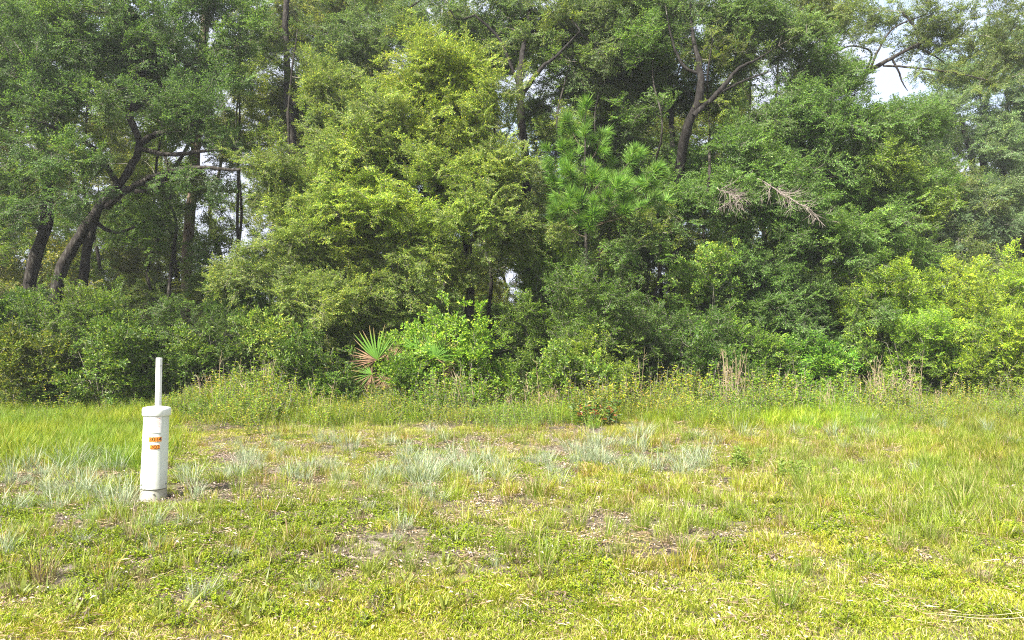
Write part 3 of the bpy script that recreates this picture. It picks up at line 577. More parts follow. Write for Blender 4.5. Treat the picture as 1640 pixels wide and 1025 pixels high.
# ================================================================== UNDERSTORY
def shrub(label, px, Y, wpx, toppy, kind='shrub', tint=(1, 1, 1), group=None, dens=26, stems=5, ss_=1.0, droop=.25, nm='shrub', low=.12, mult=4, y2=None):
    x = (px - 820) / 1190 * Y; w_ = wpx / 1190 * Y; h = CAMZ + (HOR - toppy) / 1190 * Y; z0 = float(gz(x, Y))
    tk = []
    for s in range(stems):
        a = rng.uniform(0, 6.28); e = rng.uniform(.2, .8)
        tk.append([[x + math.cos(a) * .05, Y + math.sin(a) * .05, z0 + .1, .014], [x + math.cos(a) * w_ * .2 * e, Y + math.sin(a) * .3 * e, z0 + h * .35, .011], [x + math.cos(a) * w_ * .42 * e, Y + math.sin(a) * .5 * e, z0 + h * .7, .006]])
    lobes = []
    nl = max(3, int(2.2 * w_ * h))
    for i in range(min(nl, 12)):
        t = rng.uniform(0, 1); u = rng.uniform(-.5, .5) * (1 - .45 * t); rr = (rng.uniform(.3, .5) * min(1.0, .35 + .25 * w_) + .08)
        lobes.append(((x + u * w_, Y + rng.normal(0, .25), z0 + max(.2, (h - rr * .8) * (.15 + .85 * t))), (rr * 1.1, rr, rr * rng.uniform(.8, 1.5)), rng.uniform(.6, 1.2)))
    for i in range(5):      # shoots that stand out of the outline
        u = rng.uniform(-.5, .5); hh = h * rng.uniform(.75, 1.12) * (1 - .5 * abs(u)); lobes.append(((x + u * w_, Y + rng.normal(0, .3), z0 + hh * .85), (.13, .13, h * .16 + .05), 2.5))
    return make_tree(label, (x, Y, 0), tk, [], lobes, kind, tint, group, name=nm, cat='shrub', dens=dens, mult=mult, sscale=ss_, droop=droop, tipr=.0018, minz=low, crown='foliage', bark='twig')

B = (1.65, 1.85, .9); G = (.95, 1.1, .8); D_ = (.7, .85, .8); YG = (1.9, 1.95, .75)
# labelled front shrubs (px, Y, width px, top py)
front = [
 ('bright green bush right of the saw palmetto, tallest tip pointing up', 745, 15.6, 110, 492, 'shrub', B, 1), ('leafy green bush growing over the middle of the saw palmetto', 655, 16.3, 80, 512, 'shrub', B, 1),
 ('small green bush right of the bright bush, its shoot hanging low', 790, 15.9, 60, 600, 'shrub', (1.2, 1.35, .9), 1), ('small leafy bush in the middle of the palmetto fans', 654, 15.3, 42, 570, 'shrub', (1.3, 1.5, .9), 1), ('low green bush left of the saw palmetto', 515, 16.4, 110, 560, 'shrub', (1.1, 1.3, .85), 1),
 ('pale leaved shrub at the left foot of the olive tree', 425, 16.6, 70, 525, 'shrub', (1.3, 1.35, 1.2), 1), ('round mid green shrub behind the pedestal post', 330, 17.4, 130, 545, 'shrub', (.95, 1.12, .8), 1),
 ('bright tipped shrub standing left of the pedestal post', 165, 16.4, 150, 520, 'shrub', (1.15, 1.3, .8), 1), ('tall mid green shrub under the leaning oak', 120, 17.4, 180, 470, 'fine', (1.1, 1.3, .9), 1), ('leafy shrub at the left border with yellowish leaves', 30, 16.2, 130, 530, 'shrub', (1.45, 1.3, .8), 1),
 ('tall shrub at the left border below the dark forked oak', 20, 17.8, 170, 470, 'shrub', (.95, 1.2, .8), 1), ('dense dark shrub behind the pedestal, left of the pine trunk', 245, 18.2, 150, 480, 'fine', (.95, 1.15, 1.0), 1), ('dark shrub in front of the straight pine trunk', 330, 18.4, 130, 485, 'fine', (.8, 1.0, .8), 1),
 ('dark shadowy shrub at the left flank of the olive tree', 400, 18.4, 110, 440, 'shrub', (.8, 1.0, .75), 1),
 ('shrub in the gap right of the olive tree trunks', 860, 18.6, 120, 470, 'fine', (1.2, 1.34, .8), 1), ('young oak filling the shade between the olive tree and the pine', 885, 19.2, 110, 370, 'fine', (1.2, 1.36, .8), 1), ('light green weedy bush between the palmetto and the reddish plant', 905, 15.9, 110, 560, 'shrub', (1.3, 1.4, .9), 1), ('low bush with pale tips in front of the young pine', 950, 16.4, 90, 545, 'fine', (1.5, 1.5, .9), 1), ('tall loose shrub screening the stem of the young pine', 955, 17.0, 110, 395, 'fine', (.9, 1.15, .8), 1),
 ('wide mid green shrub below the young pine', 980, 18.0, 160, 480, 'fine', (.95, 1.2, .85), 1), ('shrub in front of the dark forked tree', 1080, 18.2, 150, 500, 'fine', (.85, 1.15, .85), 1), ('low dark shrub left of the tall dry stalks', 1130, 17.2, 110, 560, 'shrub', (.85, 1.1, .8), 1), ('leafy shrub with fresh tips reaching out of the dense right tree', 1130, 19.0, 100, 385, 'shrub', (1.25, 1.4, 1.0), 1),
 ('bright green rounded bush at the foot of the dense right tree', 1290, 18.4, 90, 550, 'shrub', (1.1, 1.5, .85), 1), ('dark shrub right of the tall dry stalks', 1210, 18.6, 120, 540, 'shrub', (.8, 1.05, .8), 1), ('low shrub between the rounded bush and the thin dry bush', 1370, 19.6, 110, 540, 'fine', (.9, 1.15, .8), 1),
 ('small lime green bush under the yellow green shrubs', 1500, 19.8, 80, 590, 'shrub', (1.4, 1.6, .9), 1),
 ('tall yellow green shrub next to the dense right tree', 1415, 20.2, 120, 445, 'fine', (1.9, 1.9, .7), 1), ('yellow green shrub with upright feathery tips, second of the right thicket', 1480, 20.6, 140, 425, 'fine', YG, 1), ('yellowest shrub in the middle of the right thicket', 1555, 20.2, 150, 430, 'fine', (2.15, 2.0, .7), 1), ('tall yellow green shrub at the right border', 1630, 20.6, 150, 412, 'fine', YG, 1),
 ('lower green shrub in front of the yellow green thicket', 1450, 19.4, 150, 510, 'fine', (1.7, 1.9, .8), 1), ('bright lower shrub in front of the thicket, near the right border', 1590, 19.2, 150, 500, 'fine', (2.1, 2.0, .7), 1), ('shrub just beyond the right border of the clearing', 1720, 21, 160, 450, 'fine', YG, 1), ('shrub at the foot of the right thicket with bare grey stems', 1545, 19.4, 90, 560, 'fine', (1.4, 1.5, .8), 1)]
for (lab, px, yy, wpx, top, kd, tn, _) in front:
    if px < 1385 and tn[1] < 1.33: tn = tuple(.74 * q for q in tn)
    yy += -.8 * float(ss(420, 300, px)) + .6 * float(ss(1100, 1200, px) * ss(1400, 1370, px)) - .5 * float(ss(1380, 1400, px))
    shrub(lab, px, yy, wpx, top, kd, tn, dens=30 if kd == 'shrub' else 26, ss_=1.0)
# shrubs in the shade behind
x = -15.5
ns_ = 0
while x < 17.5:
    for yy0, hh in ((19.8, 1.9), (22.5, 2.3), (26, 2.6), (31, 3.0)):
        yy = yy0 + rng.normal(0, .6); xx = x * (yy / 19.5) + rng.normal(0, .5); px = 820 + xx / yy * 1190
        h = hh * rng.uniform(.6, 1.15); wd = rng.uniform(1.6, 2.6) * (yy / 20)
        if 1380 < px: h *= .9
        if px < 400: h *= .72
        top = HOR - (h - CAMZ) / yy * 1190; g_ = rng.uniform(.8, 1.25)
        shrub('shady undergrowth shrub ' + zone(px) + ', past the front bushes', px, yy, wd / yy * 1190, top, 'shrub' if rng.uniform() < .5 else 'fine', (g_, g_ * 1.2, .8), group='undergrowth shrubs ' + zone(px), dens=10 if yy < 24 else 6, stems=3, mult=5, ss_=1.2 if yy < 24 else 1.7)
        ns_ += 1
    x += rng.uniform(1.2, 1.9)
print('background trees', nb, 'undergrowth shrubs', ns_)

# ================================================================== YOUNG PINE
Y = 17.8
rows = TR(Y, (946, 600, .05), (942, 500, .045), (939, 400, .038), (937, 300, .03), (938, 220, .02), (938, 178, .012))
base = np.array([*gpos(946, Y)]); base[2] = float(gz(base[0], base[1]))
pine = bpy.data.objects.new('pine_sapling', None); COL.objects.link(pine); pine.location = base
tag(pine, 'young pine with long bright green needles in front of the dark wood', 'pine')
t = [list(q) for q in rows]; t.insert(0, [t[0][0], t[0][1], base[2] - .1, .06]); q = bez(t); q[:, :3] -= base
V, Fc = tubes([(q[:, :3], q[:, 3])], 7); link('trunk', mesh_np('trunk', V, Fc, [M['bark']], smooth=True), (), pine)
SP, SD = [], []
for (tx, ty, dy, sy) in [(905, 245, -.4, 290), (962, 225, .3, 260), (1005, 262, -.5, 320), (1045, 280, -.7, 340), (1030, 300, -.2, 345), (915, 285, -.7, 330), (985, 305, -.9, 350), (950, 290, -.8, 330), (890, 300, .1, 350), (925, 330, -.8, 370), (975, 270, .6, 310), (1000, 330, -.6, 365), (915, 205, .3, 235), (950, 350, -.9, 385), (898, 345, -.2, 380), (1040, 325, .3, 360)]:
    s = W(939, sy, Y) - base; e = W(tx, ty, Y + dy) - base; m = (s + e) / 2 + np.array([0, 0, -.12])
    c = bez([[*s, .014], [*m, .01], [*e, .006]], 5); V, Fc = tubes([(c[:, :3], c[:, 3])], 4); link('branch', mesh_np('branch', V, Fc, [M['bark_pine']]), (), pine)
    for k in (6, 8):
        d = norm(c[k, :3] - c[k - 1, :3]) + rng.normal(0, .5, 3) + np.array([0, 0, .35]); SP.append(c[k, :3] + rng.normal(0, .06, 3)); SD.append(d)
    SP.append(e); SD.append(norm(e - m) + [0, 0, .5])
    for k in range(4): SP.append(e + rng.normal(0, .13, 3)); SD.append(norm(e - m) + rng.normal(0, .7, 3) + [0, 0, .4])
for k in range(6): SP.append(W(938 + rng.normal(0, 4), 178 + k * 14, Y) - base); SD.append(np.array([rng.normal(0, .4), rng.normal(0, .4), 1]))
SP, SD = np.array(SP), np.array(SD); n = len(SP)
scatter('crown', 'needle', SP, rot_from(SD, 2), rng.uniform(.8, 1.15, n), np.array([1.65, 1.4, 1.3]) * rng.uniform(.85, 1.3, (n, 1)), pine)['kind'] = 'stuff'

# ================================================================== DEAD BRANCH
def dead_branch(label, a, b, spread, seed):
    g = np.random.default_rng(seed); a = np.array(a); b = np.array(b); L = np.linalg.norm(b - a); d = (b - a) / L
    root = bpy.data.objects.new('dead_branch', None); COL.objects.link(root); root.location = a; tag(root, label, 'branch')
    P = [np.array([d * L * t + (g.normal(0, .015, 3) if t else 0) for t in np.linspace(0, 1, 9)])]
    V, Fc = tubes([(P[0], np.linspace(.012, .004, 9))], 5); link('stem', mesh_np('stem', V, Fc, [M['deadwood']]), (), root)
    tw = []
    for i in range(44):
        s = d * L * g.uniform(.1, 1); dd = norm(d + g.normal(0, spread, 3)); ln = g.uniform(.25, .6); mid = s + dd * ln * .5 + g.normal(0, .03, 3); e = s + dd * ln
        tw.append((np.array([s, mid, e]), [.0055, .004, .002]))
        for k in range(3):
            d2 = norm(dd + g.normal(0, .6, 3)); q0 = s + dd * ln * g.uniform(.3, .9); tw.append((np.array([q0, q0 + d2 * .1 + g.normal(0, .01, 3), q0 + d2 * g.uniform(.15, .3)]), [.0035, .0028, .0016]))
    V, Fc = tubes(tw, 3); link('twigwork', mesh_np('twigwork', V, Fc, [M['deadwood']]), (), root)['kind'] = 'stuff'
dead_branch('bare pinkish dead branch sticking out of the dense right tree', W(1215, 285, 19.0), W(1318, 348, 17.9), .55, 4)
dead_branch('greyer leafless branch left of the pinkish dead one', W(1150, 300, 19), W(1185, 318, 18.5), .6, 9)

# ================================================================== SAW PALMETTO
def blade_mesh(nm, L, wd, mat):
    n = 6; t = np.linspace(0, 1, n); wds = wd * np.array([.35, .8, 1, .85, .5, .05]); z = -.16 * L * t ** 2.2
    c = np.stack([t * L, 0 * t, z], -1); l = c + np.stack([0 * t, wds / 2, wds * .3], -1); r = c + np.stack([0 * t, -wds / 2, wds * .3], -1)
    V = np.concatenate([c, l, r]); i = np.arange(n - 1)[:, None]
    return mesh_np(nm, V, np.concatenate([i + [0, 1, n + 1, n], np.array([[0, 1, 2 * n + 1, 2 * n]]) [:, [3, 2, 1, 0]] + i]), [mat])
bm_live = blade_mesh('blade', .72, .034, M['palm']); bm_dead = blade_mesh('blade', .6, .024, M['palm_dead'])
pbase = np.array([*gpos(640, 16.4)]); pbase[2] = float(gz(pbase[0], pbase[1]))
palm = bpy.data.objects.new('saw_palmetto', None); COL.objects.link(palm); palm.location = pbase
tag(palm, 'saw palmetto with browning fan fronds at the wood edge', 'palmetto')
for (fx, fy, fY, ang, tilt, dead, s) in [(604, 576, 15.1, 125, 14, 0, 1.05), (696, 572, 15.2, 58, 18, 0, .8), (668, 560, 15.9, 92, 25, 0, .75), (618, 604, 15.2, 250, 25, 1, .55), (640, 615, 15.4, 100, 40, 0, .85), (672, 622, 15.4, 55, 35, 0, .75), (630, 575, 15.35, 95, 20, 1, .65), (596, 600, 15.6, 190, 35, 0, .6), (708, 592, 15.3, 20, 30, 1, .5), (650, 605, 15.5, 75, 55, 0, .6)]:
    fc = W(fx, fy, fY) - pbase; mid = fc * .5 + np.array([0, 0, .12]); c = bez([[0, 0, .05, .011], [*mid, .009], [*fc, .006]], 5); V, Fc = tubes([(c[:, :3], c[:, 3])], 5)
    fr = link('frond', mesh_np('frond', V, Fc, [M['palm_dead'] if dead else M['palm']]), (), palm)
    if dead: fr['label'] = 'dry brown fan frond'
    nbld = 23; A0 = R(ang)
    ax = Matrix.Rotation(R(90 - tilt), 4, 'X')    # the fan's plane faces the clearing, leaning
    for i in range(nbld):
        a = A0 + (i / (nbld - 1) - .5) * R(185)
        o = link('blade', bm_dead if dead or (i in (0, 1, nbld - 1) and random.random() < .8) or (fx < 610 and i > nbld * .6 and random.random() < .75) else bm_live, (), fr)
        o.matrix_local = Matrix.Translation(fc) @ ax @ Matrix.Rotation(a, 4, 'Z') @ Matrix.Rotation(R(rng.normal(0, 7)), 4, 'Y') @ Matrix.Rotation(R(rng.normal(0, 14)), 4, 'X') @ Matrix.Scale(s * rng.uniform(.85, 1.08) * (.75 + .25 * math.cos((i / (nbld - 1) - .5) * 2.6)), 4)

# ================================================================== GROUND VEGETATION (uncountable)
def sample(n, y0, y1, pw=1.0, xr=.80, marg=3.2):
    n = int(n * (1 + 2.6 / (.8 * (y0 + y1) / 2 + .6)))
    """density per square metre falling as Y^-pw"""
    e = 2 - pw; u = rng.uniform(0, 1, n)
    y = (y0 ** e + u * (y1 ** e - y0 ** e)) ** (1 / e) if abs(e) > 1e-6 else y0 * (y1 / y0) ** u
    x = rng.uniform(-1, 1, n) * (xr * y + marg); return x, y
def keep(x, y, p): k = rng.uniform(0, 1, len(x)) < p; return x[k], y[k]
def gscat(name, kind, x, y, s, tint, label_kind='stuff', dz=0.0, tilt=.12):
    n = len(x); P = np.stack([x, y, gz(x, y) + dz], -1); rot = np.stack([rng.normal(0, tilt, n), rng.normal(0, tilt, n), rng.uniform(0, 6.28, n)], -1)
    o = scatter(name, kind, P, rot, s, tint); o['kind'] = label_kind; return o
def U(x, y): return 820 + x / y * 1190
def VY(y): return HOR + CAMZ * 1190 / y
ts = lambda n, v=.15: 1 + rng.normal(0, v, (n, 1))

def edgeA(x, y):
    return 4.7 + 1.5 * ss(350, 1500, U(x, y)) + 1.1 * (fbm(x, y, 1.4, 31) - .5)
# 1 mown turf
x, y = sample(30000, 3.0, 15, .9); u = U(x, y)
e = edgeA(x, y); pat = fbm(x, y, .9, 33)
p = np.where(y < e, .50 + .5 * ss(.35, .55, pat), .38 * ss(.42, .62, pat) + .06 + .3 * ss(1000, 1400, u)); x, y = keep(x, y, p)
c = fbm(x, y, 1.1, 35); c2 = fbm(x, y, .35, 36); n = len(x)
tint = np.stack([1.28 + .45 * (c - .5) + .4 * (c2 - .5), 1.12 + .4 * (c2 - .5), 1.0 + 0 * c], -1) * ts(n)
band = (ss(-.3, .8, y - edgeA(x, y)) * ss(10.5, 8, y) * (.25 + .75 * ss(.35, .6, fbm(x, y, 1.7, 37))))[:, None]; tint = tint * (1 - band * [.42, .26, .3])
gscat('turf', 'turf', x, y, rng.uniform(.7, 1.25, n), tint)
# 2 litter and straw
x, y = sample(10000, 3.0, 15, .9); p = .14 + .8 * np.exp(-((y - 9.3) / 2.5) ** 2) * ss(1500, 1000, U(x, y)) + .15 * ss(.5, .7, fbm(x, y, .8, 41)); x, y = keep(x, y, p); n = len(x)
gscat('leaf_litter', 'litter', x, y, rng.uniform(.6, 1.2, n), np.array([1, .96, .92]) * ts(n, .2))
x, y = sample(7000, 3.0, 15, .9); p = .2 + .35 * ss(.5, .65, fbm(x, y, 1, 43)); x, y = keep(x, y, p); n = len(x)
gscat('dry_straw', 'straw', x, y, rng.uniform(.6, 1.2, n), np.array([1.25, 1.12, .85]) * ts(n, .2), dz=.012)
# 3 creeping bright cover
x, y = sample(13000, 4.2, 12, .9); pat = fbm(x, y, 1.1, 51); p = ss(.44, .56, pat) * (.25 + .75 * np.exp(-((y - 6.8) / 1.7) ** 2)); x, y = keep(x, y, p); n = len(x)
gscat('creeping_weeds', 'cover', x, y, rng.uniform(.6, 1.2, n), np.array([1.05, 1.05, .9]) * ts(n, .15), dz=.008)
# 4 middling grass
x, y = sample(9000, 4.2, 18, .9); u = U(x, y); pat = fbm(x, y, 1.3, 61)
p = (.22 + .5 * ss(.45, .62, pat)) * ss(4.5, 6, y) + .55 * ss(900, 1300, u) * ss(6, 7.2, y); p = p * (1 - .6 * np.exp(-((y - 9.3) / 1.6) ** 2) * ss(1150, 900, u)); x, y = keep(x, y, np.clip(p, 0, 1)); n = len(x); c = fbm(x, y, .9, 63)
tint = np.stack([1.0 + .6 * (c - .5), .96 + .1 * c, .9 + 0 * c], -1) * ts(n)
tint = np.where((rng.uniform(0, 1, n) < .25)[:, None], tint * [1.0, .74, 1.2], tint)
gscat('grass', 'mid', x, y, rng.uniform(.5, 1.25, n), tint)
# 5 long bright grass: left bank and the edge of the wood
def longp(x, y):
    u = U(x, y); v = VY(y)
    left = ss(320, 180, u) * ss(8.6, 10, y + 1.2 * (fbm(x, y, 1.5, 71) - .5)) 
    mid = ss(12.6, 14.4, y + 2 * (fbm(x, y, 1.5, 72) - .5)) * .7
    rt = np.exp(-((u - 1300) / 170) ** 2) * ss(12, 13.5, y)
    fr = ss(1380, 1560, u) * ss(7.5, 9.5, y) * .55
    return np.clip(left + mid + rt + fr, 0, 1)
x, y = sample(15000, 7.5, 20.5, .6); x, y = keep(x, y, longp(x, y)); n = len(x); u = U(x, y); c = fbm(x, y, 1.6, 73)
tint = np.stack([1.08 + .9 * (c - .5), 1.04 + .25 * (c - .5), .8 + 0 * c], -1) * ts(n, .2)
br = np.exp(-((u - 1300) / 140) ** 2)[:, None]; tint = tint * (1 + br * [.15, .25, 0]); fr = ss(1400, 1560, u)[:, None]; tint = tint * (1 - fr * [.12, .2, .05])
gscat('long_grass', 'long', x, y, rng.uniform(.4, 1.0, n) * (1 - .3 * ss(1200, 1500, u)), tint)
# 6 weeds along the edge
x, y = sample(9000, 11, 19.5, .4); u = U(x, y)
p = ss(12.2, 14, y + 1.5 * (fbm(x, y, 1.3, 81) - .5)) * (.12 + .88 * ss(.42, .6, fbm(x, y, 1.2, 82))) * (1 - .45 * ss(1250, 1450, u)) * (1 - .5 * ss(260, 150, u)) * (1 - .6 * np.exp(-((u - 1300) / 150) ** 2)); x, y = keep(x, y, p); n = len(x); c = fbm(x, y, .9, 83)
tint = np.stack([1.45 + 1.1 * (c - .5), 1.4 + .1 * c, .85 + 0 * c], -1) * ts(n)
gscat('weeds', 'weed', x, y, rng.uniform(.4, 1.2, n) * (1 + 1.3 * ss(.5, .68, fbm(x, y, 1.1, 85)) * ss(13.5, 15, y) + .5 * np.exp(-((u[:n] * 0 + U(x, y) - 430) / 110) ** 2)), tint)
# 7 litter under the wood
x, y = sample(5000, 16, 34, .5); n = len(x)
gscat('wood_floor_litter', 'litter', x, y, rng.uniform(1.2, 2.2, n), np.array([.75, .6, .5]) * ts(n, .2))

# ================================================================== TUFTS (single things)
def tuft_mesh(nm, mat, n, rad, h, wd, lean, curl, seed): 
    return blades(nm, mat, n, rad, h, wd, lean, curl, seed).data
TM = {'blue': [tuft_mesh('blue_tuft', M['bluegrass'], int(60 + 12 * i), .05 + .012 * i, .22 + .025 * (i % 3), .0038, .4 + .1 * i, .6, 300 + i) for i in range(7)],
      'brown': [tuft_mesh('brown_tuft', M['browngrass'], 60, .05, .24, .004, .45, .35, 320 + i) for i in range(4)],
      'green': [tuft_mesh('green_tuft', M['greentuft'], 85, .07, .36, .005, .5, .5, 340 + i) for i in range(4)],
      'dark': [tuft_mesh('dark_tuft', M['browngrass'], 45, .05, .09, .006, .9, .6, 360 + i) for i in range(3)]}
def tuft(px, py, s, kd, label=None, group=None, hs=1.0):
    Y = CAMZ * 1190 / (py - HOR); x = (px - 820) / 1190 * Y
    o = link('grass_tuft', random.choice(TM[kd])); o.location = (x, Y, float(gz(x, Y)) - .01); o.rotation_euler = (rng.normal(0, .08), rng.normal(0, .08), rng.uniform(0, 6.28)); o.scale = (s, s, s * hs)
    GL = {'blue': ('blue grey bunch grass tuft on the bare litter strip', 'blue grey grass tufts'), 'brown': ('brown dried grass tuft in the sparse ground', 'brown dried grass tufts'), 'green': ('fresh green upright grass tuft', 'green grass tufts'), 'dark': ('flattened dark dead grass clump', 'flattened dark clumps')}[kd]
    zt = ''
    if px < 225: zt = 'left of the pedestal'
    elif px < 420: zt = 'just right of the pedestal'
    elif px < 600: zt = 'below the olive tree'
    elif px < 820: zt = 'below the saw palmetto'
    elif px < 1000: zt = 'below the reddish leaved plant'
    elif px < 1150: zt = 'below the dark forked tree'
    elif px < 1390: zt = 'below the bright long grass'
    else: zt = 'in the grass below the yellow green thicket'
    zt += ', foreground' if py > 800 else ''
    b = {'blue': 'blue grey bunch grass tuft', 'brown': 'brown dried grass tuft', 'green': 'fresh green grass tuft', 'dark': 'flattened dark dead grass clump'}[kd]
    tag(o, label or b + ' ' + zt, 'grass tuft', None if label else b + 's ' + zt); return o
own = [(245, 845, .95, 'blue', 'blue grey tuft directly in front of the pedestal base'), (18, 815, 1.35, 'blue', 'large blue grey tuft at the left border, level with the pedestal base'), (8, 885, 1.2, 'blue', 'pale tuft cut by the left border below the large one'), (325, 945, .9, 'blue', 'lone slim blue grey tuft in the foreground below the pedestal'),
       (500, 940, .55, 'blue', 'small blue grey tuft in the foreground, right of the slim lone one'), (943, 735, 1.5, 'blue', 'tall whitish tuft standing below the reddish leaved plant'), (1022, 715, 1.5, 'blue', 'full round grey tuft right of the tall whitish one'), (1000, 758, 1.2, 'blue', 'blue tuft in front of the full round grey tuft'),
       (655, 765, 1.35, 'blue', 'bushy blue tuft in the middle of the litter strip'), (742, 745, 1.3, 'blue', 'upright pale tuft right of the bushy blue tuft'), (470, 765, 1.45, 'blue', 'broad blue tuft halfway between the pedestal and the bushy blue tuft'), (125, 790, 1.2, 'blue', 'blue tuft left of the pedestal base'),
       (605, 785, .8, 'blue', 'small bluish tuft at the front rim of the litter strip'), (792, 905, .5, 'blue', 'tiny blue grey tuft in the bare dark soil of the foreground'), (1580, 695, 1.6, 'blue', 'isolated pale blue tuft in the grass near the right border'), (1385, 680, 1.5, 'blue', 'blue tuft at the right end of the bright long grass'),
       (858, 800, 1.0, 'green', 'fresh green tuft at the centre of the verge'), (868, 905, .8, 'green', 'tall green blades in the middle foreground, base straw coloured'), (1250, 965, .9, 'green', 'spreading green tuft in the mown grass at the lower right'), (1530, 905, .6, 'green', 'small green tuft in the mown grass above the fallen straw'),
       (1065, 865, .85, 'brown', 'upright brown tuft right of the tall green blades'), (745, 955, .7, 'brown', 'thin brown tuft standing in the foreground turf'), (600, 965, .6, 'brown', 'low brown tuft left of the thin brown one'), (870, 920, .9, 'brown', 'straw coloured tuft beneath the tall green blades'),
       (1540, 820, 1.3, 'green', 'tall green tuft at the right, behind the mown grass'), (790, 838, .9, 'dark', 'dark dead clump on the bare soil in the centre'), (75, 925, 1.3, 'brown', 'large brownish tuft in the lower left corner'), (1435, 825, 1.2, 'dark', 'dark clump in front of the tall green tuft at the right')]
for (px, py, s, kd, lab) in own: tuft(px, py, s, kd, lab)
for i in range(150):
    px = rng.uniform(20, 1130); py = rng.normal(745, 26)
    if px > 820: py = rng.normal(735, 20)
    if 215 < px < 290 and py > 700: continue
    if px < 300: py += 25
    if py < 690: continue
    tuft(px, py, rng.uniform(.55, 1.45), 'blue', hs=rng.uniform(.8, 1.3))
for i in range(10): tuft(rng.uniform(20, 700), rng.uniform(810, 900), rng.uniform(.5, .9), 'blue')
for i in range(10): tuft(rng.uniform(1130, 1620), rng.uniform(680, 760), rng.uniform(.9, 1.3), 'blue')
for i in range(36): tuft(rng.uniform(0, 1630), rng.uniform(790, 960), rng.uniform(.4, .95), 'brown')
for i in range(22): tuft(rng.uniform(0, 1630), rng.uniform(770, 930), rng.uniform(.4, .8), 'green')
for i in range(32): tuft(rng.uniform(1250, 1660), rng.uniform(715, 830), rng.uniform(.5, 1.0), 'green')
for i in range(44): tuft(rng.uniform(0, 1500), rng.uniform(795, 885), rng.uniform(.5, 1.1), 'dark')

# ================================================================== DRY STALKS
def stalks(label, px, Y, n, h, spread, group=None, lean=.12):
    x = (px - 820) / 1190 * Y; z = float(gz(x, Y)); tw = []
    for i in range(n):
        b = np.array([rng.normal(0, spread), rng.normal(0, spread * .6), -.03]); d = norm(np.array([rng.normal(0, lean), rng.normal(0, lean), 1])); H = h * rng.uniform(.5, 1.05)
        e = b + d * H + np.array([rng.normal(0, .05), 0, 0]); tw.append((np.array([b, b + d * H * .5 + rng.normal(0, .012, 3), e]), [.006, .005, .003]))
        for k in range(3):
            q0 = b + d * H * rng.uniform(.55, .98); d2 = norm(d + rng.normal(0, .5, 3)); tw.append((np.array([q0, q0 + d2 * .05, q0 + d2 * rng.uniform(.06, .16)]), [.0042, .0036, .002]))
    V, Fc = tubes(tw, 3); o = link('dry_stalk', mesh_np('dry_stalk', V, Fc, [M['straw']])); o.location = (x, Y, z); tag(o, label, 'dry stalks', group)
stalks('tall bundle of dry straw stalks before the dense right tree', 1172, 15.0, 26, 1.35, .13)
stalks('thin dry twiggy bush at the edge of the yellow green thicket', 1430, 16.6, 34, 1.25, .3, lean=.3)
stalks('single tall dry stalk in front of the low shrub, right of the young pine', 1028, 15.0, 3, 1.45, .04)
stalks('dry stalks standing in the weeds between the palmetto and the young pine', 885, 15.8, 6, 1.05, .25)
stalks('dry stalks in front of the saw palmetto', 715, 15.2, 8, .8, .3)
stalks('dry stalks at the left foot of the olive tree', 425, 15.6, 9, .95, .25)
stalks('pair of dry stalks right of the pedestal post', 345, 15.8, 3, 1.0, .12)
for i in range(46):
    stalks('short dry stalks scattered among the weeds of the wood edge', rng.uniform(330, 1600), rng.uniform(14.2, 17.2), int(rng.integers(2, 6)), rng.uniform(.55, 1.05), .2, 'dry stalks along the wood edge', .2)

# small plants in the verge
def forb(label, px, py, s, mat, seed, n=14, h=.3, L=.07, Wd=.03, nm='weed_plant', cat='plant'):
    Y = CAMZ * 1190 / (py - HOR); x = (px - 820) / 1190 * Y; v = weed(nm, mat, seed, n, h, L, Wd, .2); o = link(nm, v.data); o.location = (x, Y, float(gz(x, Y))); o.scale = (s,) * 3; tag(o, label, cat)
M['redplant'] = leaf_mat('reddish_plant_leaf', [(0, (.05, .12, .02)), (.6, (.09, .17, .03)), (.8, (.35, .33, .05)), (.92, (.42, .12, .06)), (1, (.5, .2, .1))], .3, .4, .4, tinted=False)
M['forb'] = leaf_mat('forb_leaf', [(0, (.13, .22, .03)), (1, (.26, .34, .06))], .35, .3, .45, tinted=False)
forb('low leafy plant with yellow and reddish leaves in the grass', 948, 682, 1.5, M['redplant'], 501, 18)
forb('small broad leaved green weed at the right of the verge', 1185, 745, .9, M['forb'], 502, 12)
forb('green weed beside the reddish tuft, right of the broad leaved one', 1270, 768, .8, M['forb'], 503, 12)
for i in range(26):
    px = 20 + i * 24 + rng.normal(0, 12)
    Y = CAMZ * 1190 / (rng.uniform(935, 1010) - HOR); x = (px - 820) / 1190 * Y
    v = TM['green'][i % 4]
M['rosette'] = leaf_mat('rosette_leaf', [(0, (.12, .17, .03)), (1, (.24, .27, .05))], .4, .3, .45, tinted=False)
RM = [blades('broad_blade_plant', M['rosette'], 13, .03, .12, .014, .8, .6, 600 + i).data for i in range(3)]
for i in range(60):
    px = rng.uniform(10, 760); py = rng.uniform(905, 1015) - .06 * px
    Y = CAMZ * 1190 / (py - HOR); x = (px - 820) / 1190 * Y; o = link('broad_blade_plant', RM[i % 3]); o.location = (x, Y, float(gz(x, Y))); o.rotation_euler.z = rng.uniform(0, 6.28); s = rng.uniform(.7, 1.3); o.scale = (s, s, s)
    zt = 'in the lower left corner' if px < 200 else 'below the pedestal' if px < 330 else 'right of the lone slim blue tuft' if px < 520 else 'below the saw palmetto'
    tag(o, 'bright broad bladed grass plant in the foreground ' + zt, 'grass plant', 'broad bladed grass plants ' + zt)

